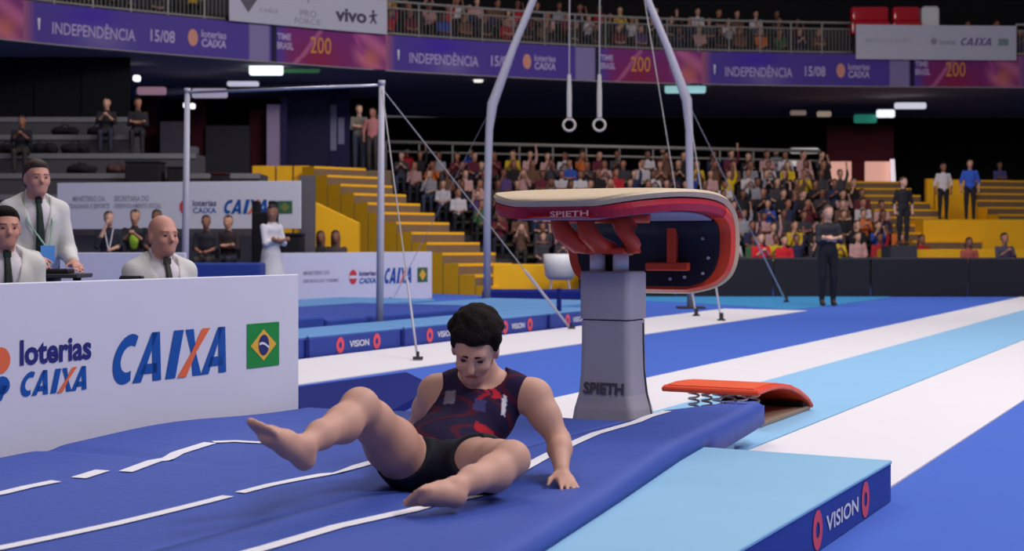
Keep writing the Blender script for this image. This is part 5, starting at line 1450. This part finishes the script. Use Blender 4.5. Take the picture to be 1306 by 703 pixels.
POSE = {'lap': 'hands on lap', 'clap': 'hands together', 'phone': 'hands at face', 'cross': 'arms crossed', 'up': 'one arm raised', 'chin': 'chin on hand'}
def crowd_row(k, pxs, Yf, zf, where, yaw0=0.0, xf=None):
    for px in pxs:
        col = random.choices(names, wts)[0]
        Y, z = Yf(px), zf(px); x = xf(px) if xf else (px - CX) / FPX * Y
        kind = random.choice(SEAT)
        spectator((x, Y + (0 if xf else random.uniform(-.02, .02)), z), kind, col, '%s haired spectator in %s top, %s, %s' % (kind[2], col, POSE[kind[1]], where), 'spectators, %s in %s, %s, %s' % (where, col, POSE[kind[1]], kind[2]), (yaw0(px) if callable(yaw0) else yaw0) + random.uniform(-.1, .1), random.uniform(.95, 1.01))
for k in range(NROW):
    Y, z = row_pos(k)
    px = ROWL[k] + random.uniform(0, 8); L = []
    while px < ROWR[k]:
        L.append(px); px += random.uniform(.515, .575) * FPX / Y * (1.0 if random.random() > .07 else 1.7)
    crowd_row(k, L, lambda p: Y + .215, lambda p: z, ORD[k] + ' row of the lower stand')
# a few people standing behind the back rail
for i, px in enumerate((519, 600, 655, 742, 845, 930, 990)):
    Y, z = 44.5, row_pos(NROW - 1)[1]
    col = ('red', 'blue', 'navy', 'dark grey', 'maroon', 'purple', 'light grey')[i]
    spectator(((px - CX) / FPX * Y, Y, z + .001), STAND[i % 4], col, 'spectator in %s top standing behind the back rail of the lower stand' % col, None, 0, .86)
# upper stand: two rows behind the railing
UZ = BZ0 + .3
for k in range(3):
    L = []; px = 492 + 9 * k
    while px < 1075 - 15 * k:
        L.append(px); px += random.uniform(.58, .70) * FPX / 46.0 * (1 if random.random() > .05 else 1.6)
    px = 8
    while px < 286 and k < 2:
        if random.random() < .45: L.append(px)
        px += 30
    L += [1215, 1262, 1300] if k == 1 else ([1288, 1318] if k == 0 else [])
    crowd_row(k, L, lambda p: bal_xy(p, 1.10 + .85 * k)[0][1], lambda p: UZ + .42 * (k + 1), ORD[k] + ' row of the upper stand', lambda p: math.atan2(bal_xy(p)[1][1], bal_xy(p)[1][0]), lambda p: bal_xy(p, 1.10 + .85 * k)[0][0])

# ------------------------------------------------------------------ single people
def single(px, py_foot, Y, kind, color, label, yaw=0.0, sc=1.0, z=None, name='person'):
    x = (px - CX) / FPX * Y; zz = CAMZ + (HZ - py_foot) / FPX * Y if z is None else z
    o = spectator((x, Y, zz), kind, color, label, None, yaw, sc, 'person', name)
    if kind[0] == 'stand' and px > 1000:
        o.material_slots[2].link = 'OBJECT'; o.material_slots[2].material = M_trouser
    return o
def chair(x, Y, z, label, yaw=0):
    t = thing('folding_chair', (x, Y, z), label, 'chair')
    obj('seat', wbox(x - .21, x + .21, Y - .26, Y + .16, z + .355, z + .395), BOXF, M_bag, t, bevel=.01)
    obj('backrest', wbox(x - .20, x + .20, Y + .16, Y + .20, z + .50, z + .80), BOXF, M_bag, t, bevel=.01)
    for sx in (-1, 1):
        for y in (-.24, .16): obj('leg', *tube([Vector((x + sx * .19, Y + y, z + .002)), Vector((x + sx * .19, Y + y, z + (.80 if y > 0 else .37)))], .012, 5), M_darkgrey, t)
YO = 24.6
ox0, ox1 = at(96, 0, YO).x, at(336, 0, YO).x
tag(obj('officials_platform', wbox(ox0, ox1, 23.9, 26.4, .003, .32), BOXF, M_darkgrey, bevel=.01), 'low dark platform carrying the seated officials', 'platform')
for px, kind, col, lab, yaw, top in ((139, ('seat', 'chin', 'short', .2), (26, 30, 44), 'official in dark jacket with lanyard, chin on hand, before the raised board', .25, 270),
        (172, ('seat', 'clap', 'short', -.1), (30, 32, 40), 'official in dark jacket with lime green front before the raised board', .1, 268),
        (200, ('seat', 'lap', 'short', .0), (30, 28, 34), 'official in black seated behind the bald judge', 0, 268),
        (263, ('seat', 'lap', 'short', .1), (28, 26, 36), 'official in dark clothes seated beside the high bar post', 0, 275),
        (291, ('seat', 'cross', 'short', -.1), (40, 28, 34), 'official in dark top with crossed arms before the raised board', -.1, 275)):
    YO = 25.5 if px in (172, 291) else 24.6
    o = single(px, 0, YO, kind, col, lab, yaw, (CAMZ + (HZ - top) / FPX * YO - .32) / 1.335, .32)
    if px in (172, 139):
        vb = Body(); q_ = .53
        if px == 172: vb.ell((0, -.035, q_ + .26), (.105, .095, .20), None, 0, .02)
        if px == 172:
            f_, tg, lo, hh, ax = field(vb, .02); mesh_field('vest_front', f_, tg, lo, hh, mat('lime_vest', (170, 214, 60), .7), o, (0, 0, 0), 1)
            for c_ in o.children: c_.data.transform(Matrix.Translation(o.location))
        else:
            l_ = obj('lanyard', *merge(tube([(-.07, -.075, q_ + .50), (-.05, -.125, q_ + .36), (-.01, -.150, q_ + .16)], .010, 5), tube([(.07, -.075, q_ + .50), (.05, -.125, q_ + .36), (.01, -.150, q_ + .16)], .010, 5)), M_whiteprint, None, (0, 0, 0)); l_.location = (0, 0, 0); l_.parent = o
    chair((px - CX) / FPX * YO, YO + .05, .32, 'dark folding chair under the ' + lab.split(' before')[0].split(' seated')[0], yaw)
# lime vest detail and lanyards
ly = at(139, 0, YO)
# woman in white by the boards
wb = person_body('stand', 'cross', 'long', -.9)
wb.cone((0, 0, .90), (0, .02, .55), .15, .25, 0, .05)
f_, tg, lo, hh, ax = field(wb, .022)
gw = mesh_field('person', f_, tg, lo, hh, [mat('white_dress_cloth', (214, 210, 216), .8), M_sskin, mat('white_trousers', (200, 196, 204), .8), M_shair], None, (0, 0, 0), 1)
gs_ = (CAMZ + (HZ - 262) / FPX * 22.4) / 1.735
gw.location = ((346 - CX) / FPX * 22.4, 22.4, .004); gw.rotation_euler = (0, 0, .9); gw.scale = (gs_,) * 3
tag(gw, 'person in white dress standing between the sponsor boards', 'person')
# coach with dark clothes by the black barrier
single(1056, 0, 24.6, ('stand', 'cross', 'short', .0), (40, 38, 48), 'coach in dark clothes standing on the floor before the black barrier', .1, (CAMZ + (HZ - 263) / FPX * 24.6) / 1.735, .008)
# people on and around the yellow stairs
single(1203, 278, 39.6, ('stand', 'down', 'short', .1), (206, 200, 206), 'man in white jacket and black trousers standing by yellow wall', 0, .92, 1.752)
single(1237, 290, 38.8, ('stand', 'down', 'short', -.2), (48, 88, 190), 'man in blue shirt standing on the yellow slab', -.2, .95, 1.752)
tag(obj('concrete_block', wbox(at(1136, 0, 34.2).x, at(1170, 0, 34.2).x, 34.2, 35.1, .003, 1.05), BOXF, M_darkgrey, bevel=.01), 'dark grey block under the man in black by the stairs', 'block')
single(1152, 300, 34.65, ('stand', 'down', 'short', .3), (30, 28, 36), 'man in black standing on a grey block at the end of the crowd', .2, .96, 1.052)
single(1275, 230, 48.4, ('stand', 'cross', 'short', .0), (84, 80, 140), 'person in lilac top standing above the far yellow stairs', 0, .98, 2.202)
single(458, 215, 36.78, ('stand', 'cross', 'short', .2), (110, 104, 96), 'man in grey top standing at top of the yellow stairs', .2, 1.0, 2.966)
single(475, 215, 36.18, ('stand', 'down', 'long', -.2), (176, 110, 112), 'woman in pink top standing at top of the yellow stairs', -.1, .92, 2.966)
for px, col, lab in ((409, (36, 30, 36), 'person with long dark hair seated below the sloping yellow parapet'), (428, (60, 48, 50), 'person in brown top seated below the sloping yellow parapet')):
    Yp = 28.35 if px == 409 else 27.45
    single(px, 0, Yp, ('seat', 'lap', 'long', .1), col, lab, 0, 1.0, .003)
    chair((px - CX) / FPX * Yp, Yp + .05, .003, 'dark folding chair, ' + ('under the long haired person' if px == 409 else 'under the person in brown top') + ' by yellow parapet')
single(1281, 0, 33.2, ('seat', 'clap', 'short', .1), (66, 62, 84), 'spectator in slate top seated alone behind the black barrier', 0, 1.0, .005)
single(1236, 0, 33.2, ('seat', 'lap', 'long', .0), (150, 70, 60), 'spectator in rust top seated behind the black barrier', 0, .92, .005)
single(970, 0, 33.4, ('seat', 'clap', 'long', .1), (198, 22, 36), 'spectator in bright red top at the black barrier, beside another in red', .1, 1.0, .005)
single(1000, 0, 33.4, ('seat', 'lap', 'short', .1), (192, 22, 36), 'spectator in bright red top at the black barrier, nearest the coach', .08, .96, .005)
# seated figures on the grey stand
for px, k, lab in ((28, 2, 'person in black seated on the grey side stand behind the standing judge'), (136, 3, 'person in black seated high on the grey side stand'), (176, 3, 'person in dark top seated beside the grey booth')):
    Y, z = side_row(k)[0] + .55, side_row(k)[1]
    single(px, 0, Y, random.choice(SEAT[:5]), (30, 26, 34), lab, .2, .95, z + .001)
# dark camera stand of two uprights beside the woman
YT = 23.25
tcx = at(322, 0, YT)
ts = thing('speaker_tower', (tcx.x, YT, 0), 'tall black equipment tower behind the person in white', 'equipment')
for px0, px1, py in ((321, 329, 256), (342, 351, 256)):
    a, b = at(px0, py, YT), at(px1, py, YT)
    obj('upright', wbox(a.x, b.x, YT, YT + .3, .003, a.z), BOXF, M_black, ts, bevel=.02)
a, b = at(321, 270, YT), at(351, 270, YT)
obj('cabinet', wbox(a.x, b.x, YT - .02, YT + .32, .003, a.z), BOXF, M_black, ts, bevel=.03)
# dark seats to the right of it
a, b = at(358, 297, 25.5), at(384, 322, 25.5)
t = thing('equipment_case', (a.x, 25.5, 0), 'black equipment case beneath the raised board by the grey column', 'case')
obj('case_body', wbox(a.x, b.x, 25.5, 26.0, .003, a.z - .06), BOXF, M_bag, t, bevel=.03); obj('case_lid', wbox(a.x - .01, b.x + .01, 25.49, 26.01, a.z - .06, a.z), BOXF, M_wallblack, t, bevel=.02)
# dark cloth hung beside the raised board
a, b = at(60, 235, 27.9), at(76, 310, 27.9)
